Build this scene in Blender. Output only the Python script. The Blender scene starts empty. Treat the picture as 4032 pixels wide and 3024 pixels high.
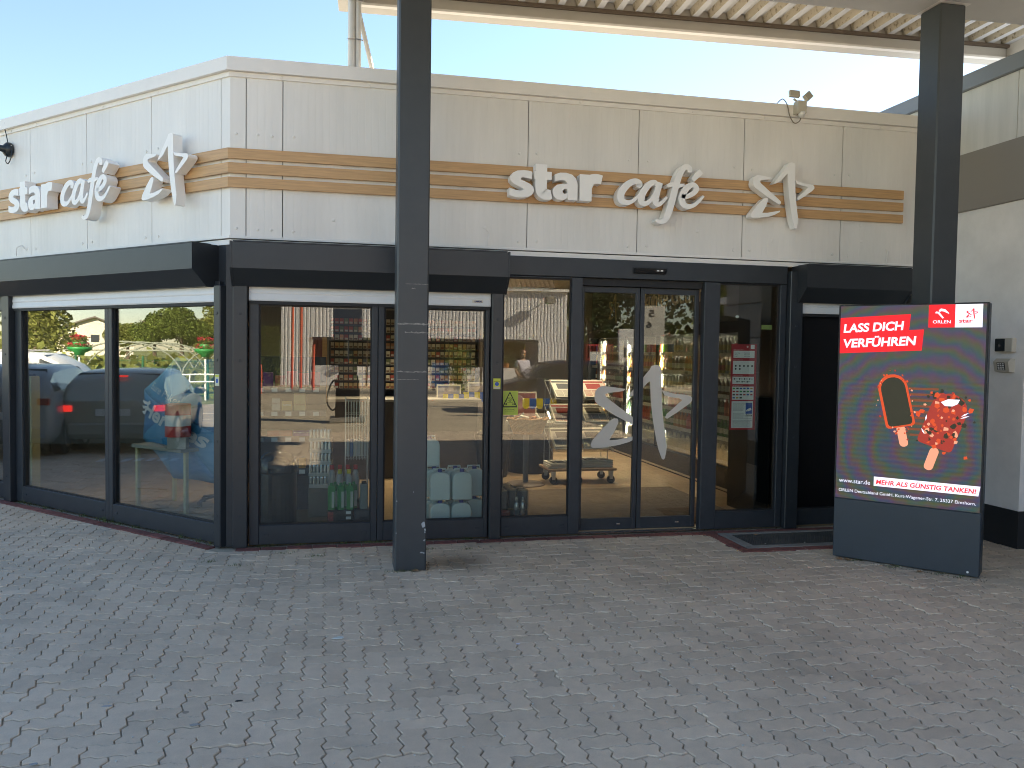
import bpy, bmesh, math, random
from mathutils import Vector, Matrix
random.seed(7)
R = math.radians
scene = bpy.context.scene
COL = scene.collection

# ------------------------------------------------------------------ camera
CAM_H = 1.728
YAW, PITCH, ROLL = 0.2149, 0.0397, 0.0144
def cam_axes():
    cy, sy, cp, sp = math.cos(YAW), math.sin(YAW), math.cos(PITCH), math.sin(PITCH)
    fw = Vector((sy*cp, cy*cp, -sp)); rt = Vector((cy, -sy, 0)); up = rt.cross(fw)
    cr, sr = math.cos(ROLL), math.sin(ROLL)
    return rt*cr + up*sr, -rt*sr + up*cr, fw
RT, UP, FW = cam_axes()
cam_data = bpy.data.cameras.new("camera")
cam = bpy.data.objects.new("camera", cam_data); COL.objects.link(cam)
cam_data.sensor_width = 36; cam_data.lens = 28.59
cam_data.clip_start = 0.05; cam_data.clip_end = 2000
cam.matrix_world = Matrix(((RT.x, UP.x, -FW.x, 0), (RT.y, UP.y, -FW.y, 0), (RT.z, UP.z, -FW.z, CAM_H), (0, 0, 0, 1)))
scene.camera = cam

# ------------------------------------------------------------------ light
SUN_AZ, SUN_EL = 68.0, 30.0          # degrees from +Y toward +X, and above the horizon
world = bpy.data.worlds.new("World"); scene.world = world; world.use_nodes = True
wn = world.node_tree; wn.nodes.clear()
wo = wn.nodes.new('ShaderNodeOutputWorld'); wb = wn.nodes.new('ShaderNodeBackground')
sky = wn.nodes.new('ShaderNodeTexSky'); sky.sky_type = 'NISHITA'; sky.sun_disc = False
sky.sun_elevation = R(SUN_EL); sky.sun_rotation = R(SUN_AZ)
sky.altitude = 0; sky.air_density = 1.0; sky.dust_density = 0.2; sky.ozone_density = 1.0
wb.inputs['Strength'].default_value = 0.05
wn.links.new(sky.outputs[0], wb.inputs[0]); wn.links.new(wb.outputs[0], wo.inputs[0])
sun_d = bpy.data.lights.new("sun", 'SUN'); sun_d.energy = 5.0; sun_d.angle = R(0.5); sun_d.color = (1.0, 0.85, 0.64)
sun = bpy.data.objects.new("sun", sun_d); COL.objects.link(sun); sun.location = (30, 25, 30)
_d = Vector((math.sin(R(SUN_AZ))*math.cos(R(SUN_EL)), math.cos(R(SUN_AZ))*math.cos(R(SUN_EL)), math.sin(R(SUN_EL))))
sun.rotation_euler = _d.to_track_quat('Z', 'Y').to_euler()
vs = scene.view_settings
vs.view_transform = 'Standard'; vs.look = 'None'; vs.gamma = 1.0; vs.use_curve_mapping = False
vs.exposure = 2.62
scene.cycles.max_bounces = 10; scene.cycles.transparent_max_bounces = 24
scene.cycles.caustics_reflective = False; scene.cycles.caustics_refractive = False
scene.cycles.sample_clamp_indirect = 6.0
scene.cycles.use_denoising = True; scene.cycles.filter_width = 1.0

# ------------------------------------------------------------------ materials
def nodes_of(name):
    m = bpy.data.materials.new(name); m.use_nodes = True
    nt = m.node_tree; return m, nt, nt.nodes['Principled BSDF']
def mat(name, col, rough=0.5, metal=0.0, var=0.0, scale=8.0, bump=0.0, bscale=60.0, spec=None, rand=0.0, emit=None, es=1.0, stretch=None, col2=None):
    m, nt, b = nodes_of(name)
    b.inputs['Roughness'].default_value = rough; b.inputs['Metallic'].default_value = metal
    if spec is not None: b.inputs['Specular IOR Level'].default_value = spec
    c4 = (*col, 1)
    b.inputs['Base Color'].default_value = c4
    src = None
    if var or rand or bump or col2:
        tc = nt.nodes.new('ShaderNodeTexCoord'); vec = tc.outputs['Object']
        if stretch:
            mp = nt.nodes.new('ShaderNodeMapping'); mp.inputs['Scale'].default_value = stretch
            nt.links.new(vec, mp.inputs[0]); vec = mp.outputs[0]
    if var or col2:
        nz = nt.nodes.new('ShaderNodeTexNoise'); nz.inputs['Scale'].default_value = scale; nz.inputs['Detail'].default_value = 6; nz.inputs['Roughness'].default_value = .65
        nt.links.new(vec, nz.inputs['Vector'])
        rp = nt.nodes.new('ShaderNodeValToRGB'); rp.color_ramp.elements[0].position = .3; rp.color_ramp.elements[1].position = .7
        lo = tuple(max(0, x*(1-var)) for x in col) if not col2 else col
        hi = tuple(min(1, x*(1+var)) for x in col) if not col2 else col2
        rp.color_ramp.elements[0].color = (*lo, 1); rp.color_ramp.elements[1].color = (*hi, 1)
        nt.links.new(nz.outputs[0], rp.inputs[0]); src = rp.outputs[0]
    if rand:
        oi = nt.nodes.new('ShaderNodeObjectInfo'); ge = nt.nodes.new('ShaderNodeNewGeometry')
        ad = nt.nodes.new('ShaderNodeMath'); ad.operation = 'ADD'; fr = nt.nodes.new('ShaderNodeMath'); fr.operation = 'FRACT'
        nt.links.new(oi.outputs['Random'], ad.inputs[0]); nt.links.new(ge.outputs['Random Per Island'], ad.inputs[1]); nt.links.new(ad.outputs[0], fr.inputs[0])
        mr = nt.nodes.new('ShaderNodeMapRange'); mr.inputs[3].default_value = 1-rand; mr.inputs[4].default_value = 1+rand
        nt.links.new(fr.outputs[0], mr.inputs[0])
        hs = nt.nodes.new('ShaderNodeHueSaturation'); nt.links.new(mr.outputs[0], hs.inputs['Value'])
        if src: nt.links.new(src, hs.inputs['Color'])
        else: hs.inputs['Color'].default_value = c4
        src = hs.outputs[0]
    if src: nt.links.new(src, b.inputs['Base Color'])
    if bump:
        n2 = nt.nodes.new('ShaderNodeTexNoise'); n2.inputs['Scale'].default_value = bscale; n2.inputs['Detail'].default_value = 5
        nt.links.new(vec, n2.inputs['Vector'])
        bp = nt.nodes.new('ShaderNodeBump'); bp.inputs['Strength'].default_value = bump; bp.inputs['Distance'].default_value = .004
        nt.links.new(n2.outputs[0], bp.inputs['Height']); nt.links.new(bp.outputs[0], b.inputs['Normal'])
    if emit:
        b.inputs['Emission Color'].default_value = (*emit, 1); b.inputs['Emission Strength'].default_value = es
    return m
def glass_mat(name, f0, tint, rough=0.0):
    m = bpy.data.materials.new(name); m.use_nodes = True; nt = m.node_tree; nt.nodes.clear()
    o = nt.nodes.new('ShaderNodeOutputMaterial'); mx = nt.nodes.new('ShaderNodeMixShader')
    tr = nt.nodes.new('ShaderNodeBsdfTransparent'); gl = nt.nodes.new('ShaderNodeBsdfGlossy')
    tr.inputs[0].default_value = (*tint, 1); gl.inputs['Roughness'].default_value = rough; gl.inputs[0].default_value = (1, 1, 1, 1)
    lw = nt.nodes.new('ShaderNodeLayerWeight'); lw.inputs[0].default_value = .5
    pw = nt.nodes.new('ShaderNodeMath'); pw.operation = 'POWER'; pw.inputs[1].default_value = 2.6
    mu = nt.nodes.new('ShaderNodeMath'); mu.operation = 'MULTIPLY_ADD'; mu.inputs[1].default_value = 1-f0; mu.inputs[2].default_value = f0
    ge = nt.nodes.new('ShaderNodeNewGeometry'); nz = nt.nodes.new('ShaderNodeTexNoise'); nz.inputs['Scale'].default_value = 1.6; nz.inputs['Detail'].default_value = 1
    bp = nt.nodes.new('ShaderNodeBump'); bp.inputs['Strength'].default_value = 1.0; bp.inputs['Distance'].default_value = .0005
    nt.links.new(ge.outputs['Position'], nz.inputs['Vector']); nt.links.new(nz.outputs[0], bp.inputs['Height']); nt.links.new(bp.outputs[0], gl.inputs['Normal'])
    nt.links.new(lw.outputs['Facing'], pw.inputs[0]); nt.links.new(pw.outputs[0], mu.inputs[0]); nt.links.new(mu.outputs[0], mx.inputs[0])
    nt.links.new(tr.outputs[0], mx.inputs[1]); nt.links.new(gl.outputs[0], mx.inputs[2]); nt.links.new(mx.outputs[0], o.inputs[0])
    return m

# ------------------------------------------------------------------ mesh helpers
def ident(u, v, z): return (u, v, z)
class MB:
    def __init__(s, T=ident): s.v = []; s.f = []; s.mi = []; s.T = T; s.cur = 0
    def add(s, vs, fs):
        n = len(s.v); s.v += [tuple(s.T(*p)) for p in vs]
        s.f += [tuple(n+i for i in f) for f in fs]; s.mi += [s.cur]*len(fs); return s
    def box(s, u0, u1, v0, v1, z0, z1, b=0.0):
        if u0 > u1: u0, u1 = u1, u0
        if v0 > v1: v0, v1 = v1, v0
        if z0 > z1: z0, z1 = z1, z0
        if b <= 0:
            vs = [(x, y, z) for x in (u0, u1) for y in (v0, v1) for z in (z0, z1)]
            return s.add(vs, [(0,1,3,2),(4,6,7,5),(0,4,5,1),(2,3,7,6),(0,2,6,4),(1,5,7,3)])
        b = min(b, (u1-u0)*.45, (v1-v0)*.45, (z1-z0)*.45)
        lo, hi = (u0, v0, z0), (u1, v1, z1); vs = []; ix = {}
        for c in range(8):
            sg = [(c >> a) & 1 for a in range(3)]
            for ax in range(3):
                p = []
                for a in range(3):
                    base = hi[a] if sg[a] else lo[a]
                    if a != ax: base += -b if sg[a] else b
                    p.append(base)
                ix[(c, ax)] = len(vs); vs.append(tuple(p))
        fs = []
        for ax in range(3):
            o = [a for a in range(3) if a != ax]
            for sd in (0, 1):
                q = []
                for (i, j) in ((0,0),(1,0),(1,1),(0,1)):
                    c = (sd << ax) | (i << o[0]) | (j << o[1]); q.append(ix[(c, ax)])
                fs.append(tuple(q))
        for ax in range(3):
            o = [a for a in range(3) if a != ax]
            for i in (0, 1):
                for j in (0, 1):
                    c0 = (i << o[0]) | (j << o[1]); c1 = c0 | (1 << ax)
                    fs.append((ix[(c0, o[0])], ix[(c1, o[0])], ix[(c1, o[1])], ix[(c0, o[1])]))
        for c in range(8): fs.append((ix[(c,0)], ix[(c,1)], ix[(c,2)]))
        return s.add(vs, fs)
    def prism(s, pts, a0, a1, axis='v'):
        n = len(pts); vs = []
        for a in (a0, a1):
            for (p, q) in pts:
                vs.append((p, a, q) if axis == 'v' else ((p, q, a) if axis == 'z' else (a, p, q)))
        fs = [tuple(range(n))[::-1], tuple(range(n, 2*n))] + [(i, (i+1) % n, n+(i+1) % n, n+i) for i in range(n)]
        return s.add(vs, fs)
    def tube(s, pts, r, n=8, caps=True):
        pts = [Vector(p) for p in pts]; vs = []; fs = []; m = len(pts); ref = None
        rr = r if isinstance(r, (list, tuple)) else [r]*m
        for i, p in enumerate(pts):
            t = (pts[min(i+1, m-1)] - pts[max(i-1, 0)]).normalized()
            if ref is None: ref = Vector((0, 0, 1)) if abs(t.z) < .9 else Vector((1, 0, 0))
            a = t.cross(ref)
            if a.length < 1e-4: a = t.orthogonal()
            a.normalize(); bb = a.cross(t).normalized(); ref = bb
            for k in range(n):
                w = 2*math.pi*k/n; vs.append(tuple(p + (a*math.cos(w) + bb*math.sin(w))*rr[i]))
        for i in range(m-1):
            for k in range(n): fs.append((i*n+k, i*n+(k+1) % n, (i+1)*n+(k+1) % n, (i+1)*n+k))
        if caps: fs.append(tuple(range(n))[::-1]); fs.append(tuple((m-1)*n+k for k in range(n)))
        return s.add(vs, fs)
    def lathe(s, prof, c=(0, 0, 0), n=16, sx=1.0, sy=1.0):
        vs = []; fs = []; m = len(prof)
        for (r, z) in prof:
            for k in range(n):
                w = 2*math.pi*k/n; vs.append((c[0]+r*sx*math.cos(w), c[1]+r*sy*math.sin(w), c[2]+z))
        for i in range(m-1):
            for k in range(n): fs.append((i*n+k, i*n+(k+1) % n, (i+1)*n+(k+1) % n, (i+1)*n+k))
        fs.append(tuple(range(n))[::-1]); fs.append(tuple((m-1)*n+k for k in range(n)))
        return s.add(vs, fs)
    def quad(s, a, b, c, d): return s.add([a, b, c, d], [(0, 1, 2, 3)])
    def build(s, name, m, parent=None, smooth=False, recalc=True, loc=None, rotz=0):
        me = bpy.data.meshes.new(name); me.from_pydata(s.v, [], s.f)
        ms = m if isinstance(m, (list, tuple)) else [m]
        for x in ms: me.materials.append(x)
        if len(ms) > 1: me.polygons.foreach_set('material_index', s.mi)
        if recalc:
            bm = bmesh.new(); bm.from_mesh(me); bmesh.ops.recalc_face_normals(bm, faces=bm.faces); bm.to_mesh(me); bm.free()
        if smooth: me.polygons.foreach_set('use_smooth', [True]*len(me.polygons))
        me.update()
        o = bpy.data.objects.new(name, me); COL.objects.link(o)
        if parent is not None: o.parent = parent
        if loc is not None: o.location = loc
        if rotz: o.rotation_euler = (0, 0, rotz)
        return o
def tag(o, label=None, cat=None, group=None, kind=None):
    if label: o['label'] = label
    if cat: o['category'] = cat
    if group: o['group'] = group
    if kind: o['kind'] = kind
    return o
def thing(name, loc=(0, 0, 0), label=None, cat=None, group=None, rotz=0):
    o = bpy.data.objects.new(name, None); COL.objects.link(o); o.location = loc; o.rotation_euler = (0, 0, rotz); o.empty_display_size = .1
    return tag(o, label, cat, group)
def dup(root, loc, rotz=None, label=None, group=None):
    r = root.copy(); COL.objects.link(r); r.location = loc
    if rotz is not None: r.rotation_euler = (0, 0, rotz)
    if label: r['label'] = label
    if group: r['group'] = group
    for ch in list(root.children):
        c = ch.copy(); COL.objects.link(c); c.parent = r
        for g in list(ch.children):
            d = g.copy(); COL.objects.link(d); d.parent = c
    return r
def copy_mesh(o, loc, rotz=0, label=None, group=None, parent=None):
    c = o.copy(); COL.objects.link(c); c.location = loc; c.rotation_euler = (0, 0, rotz)
    if parent is not None: c.parent = parent
    if label: c['label'] = label
    if group: c['group'] = group
    return c
_dg = None
def text_geo(body, size=1.0, extrude=0.0, offset=0.0, shear=0.0, align='LEFT', sx=1.0):
    cu = bpy.data.curves.new("t", 'FONT'); cu.body = body; cu.size = size; cu.extrude = extrude; cu.offset = offset; cu.shear = shear
    cu.align_x = align; cu.resolution_u = 4; cu.fill_mode = 'BOTH'
    o = bpy.data.objects.new("t", cu); COL.objects.link(o)
    dg = bpy.context.evaluated_depsgraph_get(); me = bpy.data.meshes.new_from_object(o.evaluated_get(dg))
    vs = [(v.co.x*sx, v.co.y, v.co.z) for v in me.vertices]; fs = [tuple(p.vertices) for p in me.polygons]
    bpy.data.objects.remove(o); bpy.data.curves.remove(cu); bpy.data.meshes.remove(me)
    return vs, fs
def add_text(mb, body, u, v, z, size, fit=None, rot=0.0, flip=False, **kw):
    """lettering laid on a wall: text x runs along u, text y runs along z, thickness along v"""
    vs, fs = text_geo(body, size, **kw)
    if not vs: return 0
    x0 = min(p[0] for p in vs); w = max(p[0] for p in vs)-x0
    k = fit/w if fit else 1.0
    c, s_ = math.cos(rot), math.sin(rot); out = []
    for x, y, zz in vs:
        x = (x-x0)*k
        if flip: x = (fit or w)-x
        out.append((u + x*c - y*s_, v + zz, z + x*s_ + y*c))
    mb.add(out, fs); return w*k

# ------------------------------------------------------------------ wall frames
YF, X0 = 7.3644, -0.8806
SQ = math.sqrt(.5)
def TR(u, v, z): return (u, YF - v, z)                                     # front wall: u is world x, v stands out toward the forecourt
def TL(u, v, z): return (X0 + SQ*u - SQ*v, YF - SQ*u - SQ*v, z)            # chamfered left wall: u <= 0, zero at the corner
TAN = math.tan(R(22.5))

M = {}
M['panel'] = mat('white_metal_panel', (.76, .745, .715), .38, var=.085, scale=2.2, bump=.05, bscale=30, stretch=(1, 1, .18))
M['trim'] = mat('white_trim', (.80, .785, .76), .4, var=.03, scale=3)
M['dark'] = mat('anthracite_metal', (.024, .028, .033), .36, var=.10, scale=5, bump=.05, bscale=90)
M['dark2'] = mat('anthracite_frame', (.026, .031, .038), .42, var=.15, scale=9)
M['gasket'] = mat('black_gasket', (.012, .012, .013), .6)
M['wood'] = mat('oak_strip', (.54, .33, .155), .45, var=.18, scale=3.0, stretch=(1, 1, 22), bump=.05, bscale=40)
M['sign'] = mat('sign_white', (.90, .89, .87), .4)
M['alu'] = mat('shutter_white', (.74, .74, .73), .35, var=.03)
M['glass'] = glass_mat('window_glass', .055, (.84, .88, .86))
M['black'] = mat('black_plastic', (.012, .012, .013), .35)
M['rubber'] = mat('rubber', (.02, .02, .02), .8)
M['chrome'] = mat('steel', (.55, .55, .55), .25, metal=1)
M['screw'] = mat('screw_grey', (.45, .45, .46), .4, metal=.6)
M['white'] = mat('white_paint', (.78, .78, .76), .5)
M['red'] = mat('red_paint', (.55, .02, .02), .4)
M['brick'] = mat('red_brick', (.20, .075, .062), .85, var=.3, scale=25, rand=.2, bump=.3)
M['conc'] = mat('concrete', (.24, .23, .21), .9, var=.2, scale=6, bump=.3)
M['leafm'] = mat('leaf_green', (.13, .17, .035), .6, rand=.45)
M['bark'] = mat('bark', (.09, .065, .045), .9, var=.3)
M['paper'] = mat('paper', (.62, .56, .46), .8, rand=.12)
M['yellow'] = mat('yellow_vinyl', (.60, .62, .06), .5)
M['blue'] = mat('blue_vinyl', (.03, .10, .40), .5)
# ------------------------------------------------------------------ ground, road, paving
M['grass'] = mat('grass_ground', (.10, .13, .03), .95, col2=(.20, .20, .06), scale=1.2)
g = MB(); g.quad((-400, -400, -.03), (400, -400, -.03), (400, 400, -.03), (-400, 400, -.03)); tag(g.build('ground', M['grass']), kind='structure')
M['fore'] = mat('forecourt_concrete', (.45, .38, .28), .9, var=.2, scale=.8, bump=.3)
g = MB(); g.quad((-10.7, -80, -.012), (80, -80, -.012), (80, 30, -.012), (-10.7, 30, -.012)); tag(g.build('forecourt', M['fore']), kind='structure')
M['asph'] = mat('asphalt', (.30, .26, .20), .9, var=.2, scale=2, bump=.3)
g = MB(); g.quad((-19.7, -120, -.014), (-10.7, -120, -.014), (-10.7, 120, -.014), (-19.7, 120, -.014)); rd = tag(g.build('road', M['asph']), kind='structure')
g = MB()
for x in (-15.9, -14.2, -11.3):
    g.quad((x-.08, -120, -.009), (x+.08, -120, -.009), (x+.08, 120, -.009), (x-.08, 120, -.009))
g.build('lane_line', M['white'], rd)
g = MB()
for k in range(7):
    g.quad((-6.95, 8.85+k*.17, .0035), (-6.6, 8.85+k*.17, .0035), (-6.55, 8.95+k*.17, .0035), (-6.9, 8.95+k*.17, .0035))
g.build('ground_marking', M['white'], rd)

# joint sand: earthy and mossy on the left, pale dust blown in on the right
m, nt, b = nodes_of('joint_sand')
tc = nt.nodes.new('ShaderNodeTexCoord'); sx = nt.nodes.new('ShaderNodeSeparateXYZ'); nt.links.new(tc.outputs['Object'], sx.inputs[0])
nz = nt.nodes.new('ShaderNodeTexNoise'); nz.inputs['Scale'].default_value = 2.2; nz.inputs['Detail'].default_value = 6; nt.links.new(tc.outputs['Object'], nz.inputs['Vector'])
mr = nt.nodes.new('ShaderNodeMapRange'); mr.inputs[1].default_value = .2; mr.inputs[2].default_value = 2.6; nt.links.new(sx.outputs[0], mr.inputs[0])
ad = nt.nodes.new('ShaderNodeMath'); ad.operation = 'MULTIPLY_ADD'; ad.inputs[1].default_value = .9; nt.links.new(nz.outputs[0], ad.inputs[0])
sb = nt.nodes.new('ShaderNodeMath'); sb.operation = 'SUBTRACT'; sb.inputs[1].default_value = .45; nt.links.new(mr.outputs[0], sb.inputs[0]); nt.links.new(sb.outputs[0], ad.inputs[2])
rp = nt.nodes.new('ShaderNodeValToRGB'); rp.color_ramp.elements[0].position = .15; rp.color_ramp.elements[1].position = .85
rp.color_ramp.elements[0].color = (.028, .022, .013, 1); rp.color_ramp.elements[1].color = (.26, .245, .22, 1)
nt.links.new(ad.outputs[0], rp.inputs[0]); nt.links.new(rp.outputs[0], b.inputs['Base Color']); b.inputs['Roughness'].default_value = .95
M['sand'] = m
# pavers
m, nt, b = nodes_of('concrete_paver')
ge = nt.nodes.new('ShaderNodeNewGeometry'); oi = nt.nodes.new('ShaderNodeObjectInfo')
def nz_(scale, det=5, rough=.6):
    n = nt.nodes.new('ShaderNodeTexNoise'); n.inputs['Scale'].default_value = scale; n.inputs['Detail'].default_value = det; n.inputs['Roughness'].default_value = rough
    nt.links.new(ge.outputs['Position'], n.inputs['Vector']); return n
big, fine, grit = nz_(.9), nz_(14), nz_(160, 3)
ad = nt.nodes.new('ShaderNodeMath'); ad.operation = 'ADD'; fr = nt.nodes.new('ShaderNodeMath'); fr.operation = 'FRACT'
nt.links.new(oi.outputs['Random'], ad.inputs[0]); nt.links.new(ge.outputs['Random Per Island'], ad.inputs[1]); nt.links.new(ad.outputs[0], fr.inputs[0])
def madd(sock, k, c):
    n = nt.nodes.new('ShaderNodeMath'); n.operation = 'MULTIPLY_ADD'; n.inputs[1].default_value = k
    nt.links.new(sock, n.inputs[0])
    if isinstance(c, float): n.inputs[2].default_value = c
    else: nt.links.new(c, n.inputs[2])
    return n.outputs[0]
val = madd(big.outputs[0], .45, .36); val = madd(fine.outputs[0], .35, val); val = madd(grit.outputs[0], .30, val); val = madd(fr.outputs[0], .20, val)
hs = nt.nodes.new('ShaderNodeHueSaturation'); nt.links.new(val, hs.inputs['Value'])
mixc = nt.nodes.new('ShaderNodeMix'); mixc.data_type = 'RGBA'; nt.links.new(nz_(.5).outputs[0], mixc.inputs[0])
mixc.inputs[6].default_value = (.60, .495, .375, 1); mixc.inputs[7].default_value = (.62, .50, .375, 1)
nt.links.new(mixc.outputs[2], hs.inputs['Color'])
# broad worn and soiled patches
stn_ = nz_(.55, 7, .7); sr_ = nt.nodes.new('ShaderNodeMapRange'); sr_.inputs[1].default_value = .52; sr_.inputs[2].default_value = .72; sr_.inputs[4].default_value = .30
nt.links.new(stn_.outputs[0], sr_.inputs[0]); mx3 = nt.nodes.new('ShaderNodeMix'); mx3.data_type = 'RGBA'; nt.links.new(sr_.outputs[0], mx3.inputs[0]); nt.links.new(hs.outputs[0], mx3.inputs[6]); mx3.inputs[7].default_value = (.16, .14, .115, 1)
# brown wash mark beside the pillar foot
vd = nt.nodes.new('ShaderNodeVectorMath'); vd.operation = 'DISTANCE'; vd.inputs[1].default_value = (.98, 6.52, 0); nt.links.new(ge.outputs['Position'], vd.inputs[0])
wm_ = nt.nodes.new('ShaderNodeMapRange'); wm_.inputs[1].default_value = .34; wm_.inputs[2].default_value = .10; wm_.inputs[4].default_value = .6; nt.links.new(madd(fine.outputs[0], -.25, madd(vd.outputs['Value'], 1.0, .12)), wm_.inputs[0])
mx4 = nt.nodes.new('ShaderNodeMix'); mx4.data_type = 'RGBA'; nt.links.new(wm_.outputs[0], mx4.inputs[0]); nt.links.new(mx3.outputs[2], mx4.inputs[6]); mx4.inputs[7].default_value = (.11, .075, .045, 1)
# dark oil and chewing gum spots
vo = nt.nodes.new('ShaderNodeTexVoronoi'); vo.inputs['Scale'].default_value = 2.3; nt.links.new(ge.outputs['Position'], vo.inputs['Vector'])
ls = nt.nodes.new('ShaderNodeMath'); ls.operation = 'LESS_THAN'; ls.inputs[1].default_value = .035; nt.links.new(vo.outputs['Distance'], ls.inputs[0])
mx2 = nt.nodes.new('ShaderNodeMix'); mx2.data_type = 'RGBA'; ml = nt.nodes.new('ShaderNodeMath'); ml.operation = 'MULTIPLY'; ml.inputs[1].default_value = .55
nt.links.new(ls.outputs[0], ml.inputs[0]); nt.links.new(ml.outputs[0], mx2.inputs[0]); nt.links.new(mx4.outputs[2], mx2.inputs[6]); mx2.inputs[7].default_value = (.055, .052, .05, 1)
nt.links.new(mx2.outputs[2], b.inputs['Base Color']); b.inputs['Roughness'].default_value = .55
bp = nt.nodes.new('ShaderNodeBump'); bp.inputs['Strength'].default_value = .5; bp.inputs['Distance'].default_value = .002
nt.links.new(grit.outputs[0], bp.inputs['Height']); nt.links.new(bp.outputs[0], b.inputs['Normal'])
M['paver'] = m

def outside(x, y):            # signed room in front of either wall (positive = on the forecourt)
    a = YF - y; bq = (-(x-X0) - (y-YF))*SQ
    return max(a, bq)
PA = .1105                     # paver unit
Dz = .098*PA
def ecurve(p, q):              # zigzag unit edge from grid point p to q
    (x0, y0), (x1, y1) = p, q
    if abs(x1-x0) > abs(y1-y0):
        sg = 1 if x1 > x0 else -1
        t = [(1/3., Dz), (2/3., -Dz)] if sg > 0 else [(1/3., -Dz), (2/3., Dz)]
        return [p] + [(x0+(x1-x0)*k, y0+d) for k, d in t]
    sg = 1 if y1 > y0 else -1
    t = [(1/3., -Dz), (2/3., Dz)] if sg > 0 else [(1/3., Dz), (2/3., -Dz)]
    return [p] + [(x0+d, y0+(y1-y0)*k) for k, d in t]
def inset(P, d):
    n = len(P); out = []
    for i in range(n):
        a, bq, c = Vector(P[i-1]), Vector(P[i]), Vector(P[(i+1) % n])
        e1 = (bq-a); e2 = (c-bq)
        if e1.length < 1e-6 or e2.length < 1e-6: out.append(tuple(bq)); continue
        e1.normalize(); e2.normalize(); n1 = Vector((-e1.y, e1.x)); n2 = Vector((-e2.y, e2.x)); s = n1+n2
        k = max(.5, s.length_squared/2); s = s/k
        out.append((bq.x+s.x*d, bq.y+s.y*d))
    return out
def clip(P, nx, ny, c):        # keep nx*x+ny*y <= c
    out = []; n = len(P)
    for i in range(n):
        p, q = P[i], P[(i+1) % n]; dp, dq = nx*p[0]+ny*p[1]-c, nx*q[0]+ny*q[1]-c
        if dp <= 0: out.append(p)
        if (dp < 0 < dq) or (dq < 0 < dp):
            t = dp/(dp-dq); out.append((p[0]+(q[0]-p[0])*t, p[1]+(q[1]-p[1])*t))
    return out
def unit_poly(horiz):
    w, h = (2, 1) if horiz else (1, 2)
    G = [(0, 0)] + [(i*PA, 0) for i in range(1, w+1)] + [(w*PA, j*PA) for j in range(1, h+1)] + [(i*PA, h*PA) for i in range(w-1, -1, -1)] + [(0, j*PA) for j in range(h-1, 0, -1)]
    P = []
    for i in range(len(G)): P += ecurve(G[i], G[(i+1) % len(G)])
    return P
def add_paver(mb, P, dz=0.0, tx=0.0, ty=0.0):
    cx = sum(p[0] for p in P)/len(P); cy = sum(p[1] for p in P)/len(P)
    o = inset(P, .0034); i = inset(P, .0056); n = len(P)
    zz = lambda p: dz + (p[0]-cx)*tx + (p[1]-cy)*ty
    vs = [(p[0], p[1], zz(p)-.03) for p in o] + [(p[0], p[1], zz(p)-.0030) for p in o] + [(p[0], p[1], zz(p)) for p in i]
    fs = [(k, (k+1) % n, n+(k+1) % n, n+k) for k in range(n)] + [(n+k, n+(k+1) % n, 2*n+(k+1) % n, 2*n+k) for k in range(n)] + [tuple(range(2*n, 3*n))]
    mb.add(vs, fs)
PH, PV = unit_poly(True), unit_poly(False)
a0 = R(.6); ca, sa = math.cos(a0), math.sin(a0)
def grid2w(x, y): return (x*ca - y*sa, x*sa + y*ca)
def to_px(p):
    d = Vector(p) - Vector((0, 0, CAM_H)); z = d.dot(FW)
    if z < .3: return None
    k = 28.59/36*4032
    return (2016 + k*d.dot(RT)/z, 1512 - k*d.dot(UP)/z, z)
g = MB(); g.quad((-9.2, -3, -.0140), (12, -3, -.0140), (12, 13.5, -.0140), (-9.2, 13.5, -.0140))
pav = tag(g.build('pavement', M['sand']), kind='structure')
BRW = .115                     # brick course along the walls
MATX0, MATX1, MATY0, MATY1 = 3.50, 5.75, 6.46, YF-.03
cand = []; rest = MB()
nx0, nx1, ny0, ny1 = int(-9/PA), int(7.6/PA), int(-2.6/PA), int(13/PA)
lim = YF - .07 - BRW
for j in range(ny0, ny1):
    for i in range(nx0, nx1):
        k = (i + j) % 4
        if k == 0: P0, hz = PH, True
        elif k == 2: P0, hz = PV, False          # lower cell of a standing paver
        else: continue
        ox, oy = i*PA, j*PA
        cx, cy = grid2w(ox + (PA if hz else PA/2), oy + (PA/2 if hz else PA))
        a = lim - cy; bq = (-(cx-X0) - (cy-YF))*SQ - .07 - BRW
        if max(a, bq) < -.16: continue
        if cx > 6.2 and cy > 6.1: continue
        if MATX0+.05 < cx < MATX1 and MATY0+.1 < cy: continue
        W = [grid2w(ox+p[0], oy+p[1]) for p in P0]
        dz = random.gauss(0, .0016); tx, ty = random.gauss(0, .006), random.gauss(0, .006)
        if max(a, bq) > .17 and abs(cx-X0 + (cy-YF)*0) >= 0:
            px = to_px((cx, cy, 0))
            cand.append((px, hz, ox, oy, W, dz, tx, ty))
        else:
            # cut to the wall line; at the corner split on the bisector
            def bis(p): return (p[0]-X0) - TAN*(p[1]-YF)       # >0 right side
            nR = clip(W, -1, TAN, -(X0 - TAN*YF)); nL = clip(W, 1, -TAN, X0 - TAN*YF)
            if len(nR) > 2:
                q = clip(nR, 0, 1, lim)
                if len(q) > 2: add_paver(rest, q, dz)
            if len(nL) > 2:
                q = clip(nL, SQ, SQ, SQ*X0 + SQ*YF - .07 - BRW)
                if len(q) > 2: add_paver(rest, q, dz)
vis = [c for c in cand if c[0] and -60 < c[0][0] < 4092 and c[0][1] < 3120]
vis.sort(key=lambda c: c[0][2]); top = set(id(c) for c in vis[:300])
single = {True: None, False: None}
for hz, P0 in ((True, PH), (False, PV)):
    mb = MB(); add_paver(mb, P0); o = mb.build('paver', M['paver'], pav); single[hz] = o; o.hide_render = False
used = {True: False, False: False}
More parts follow.
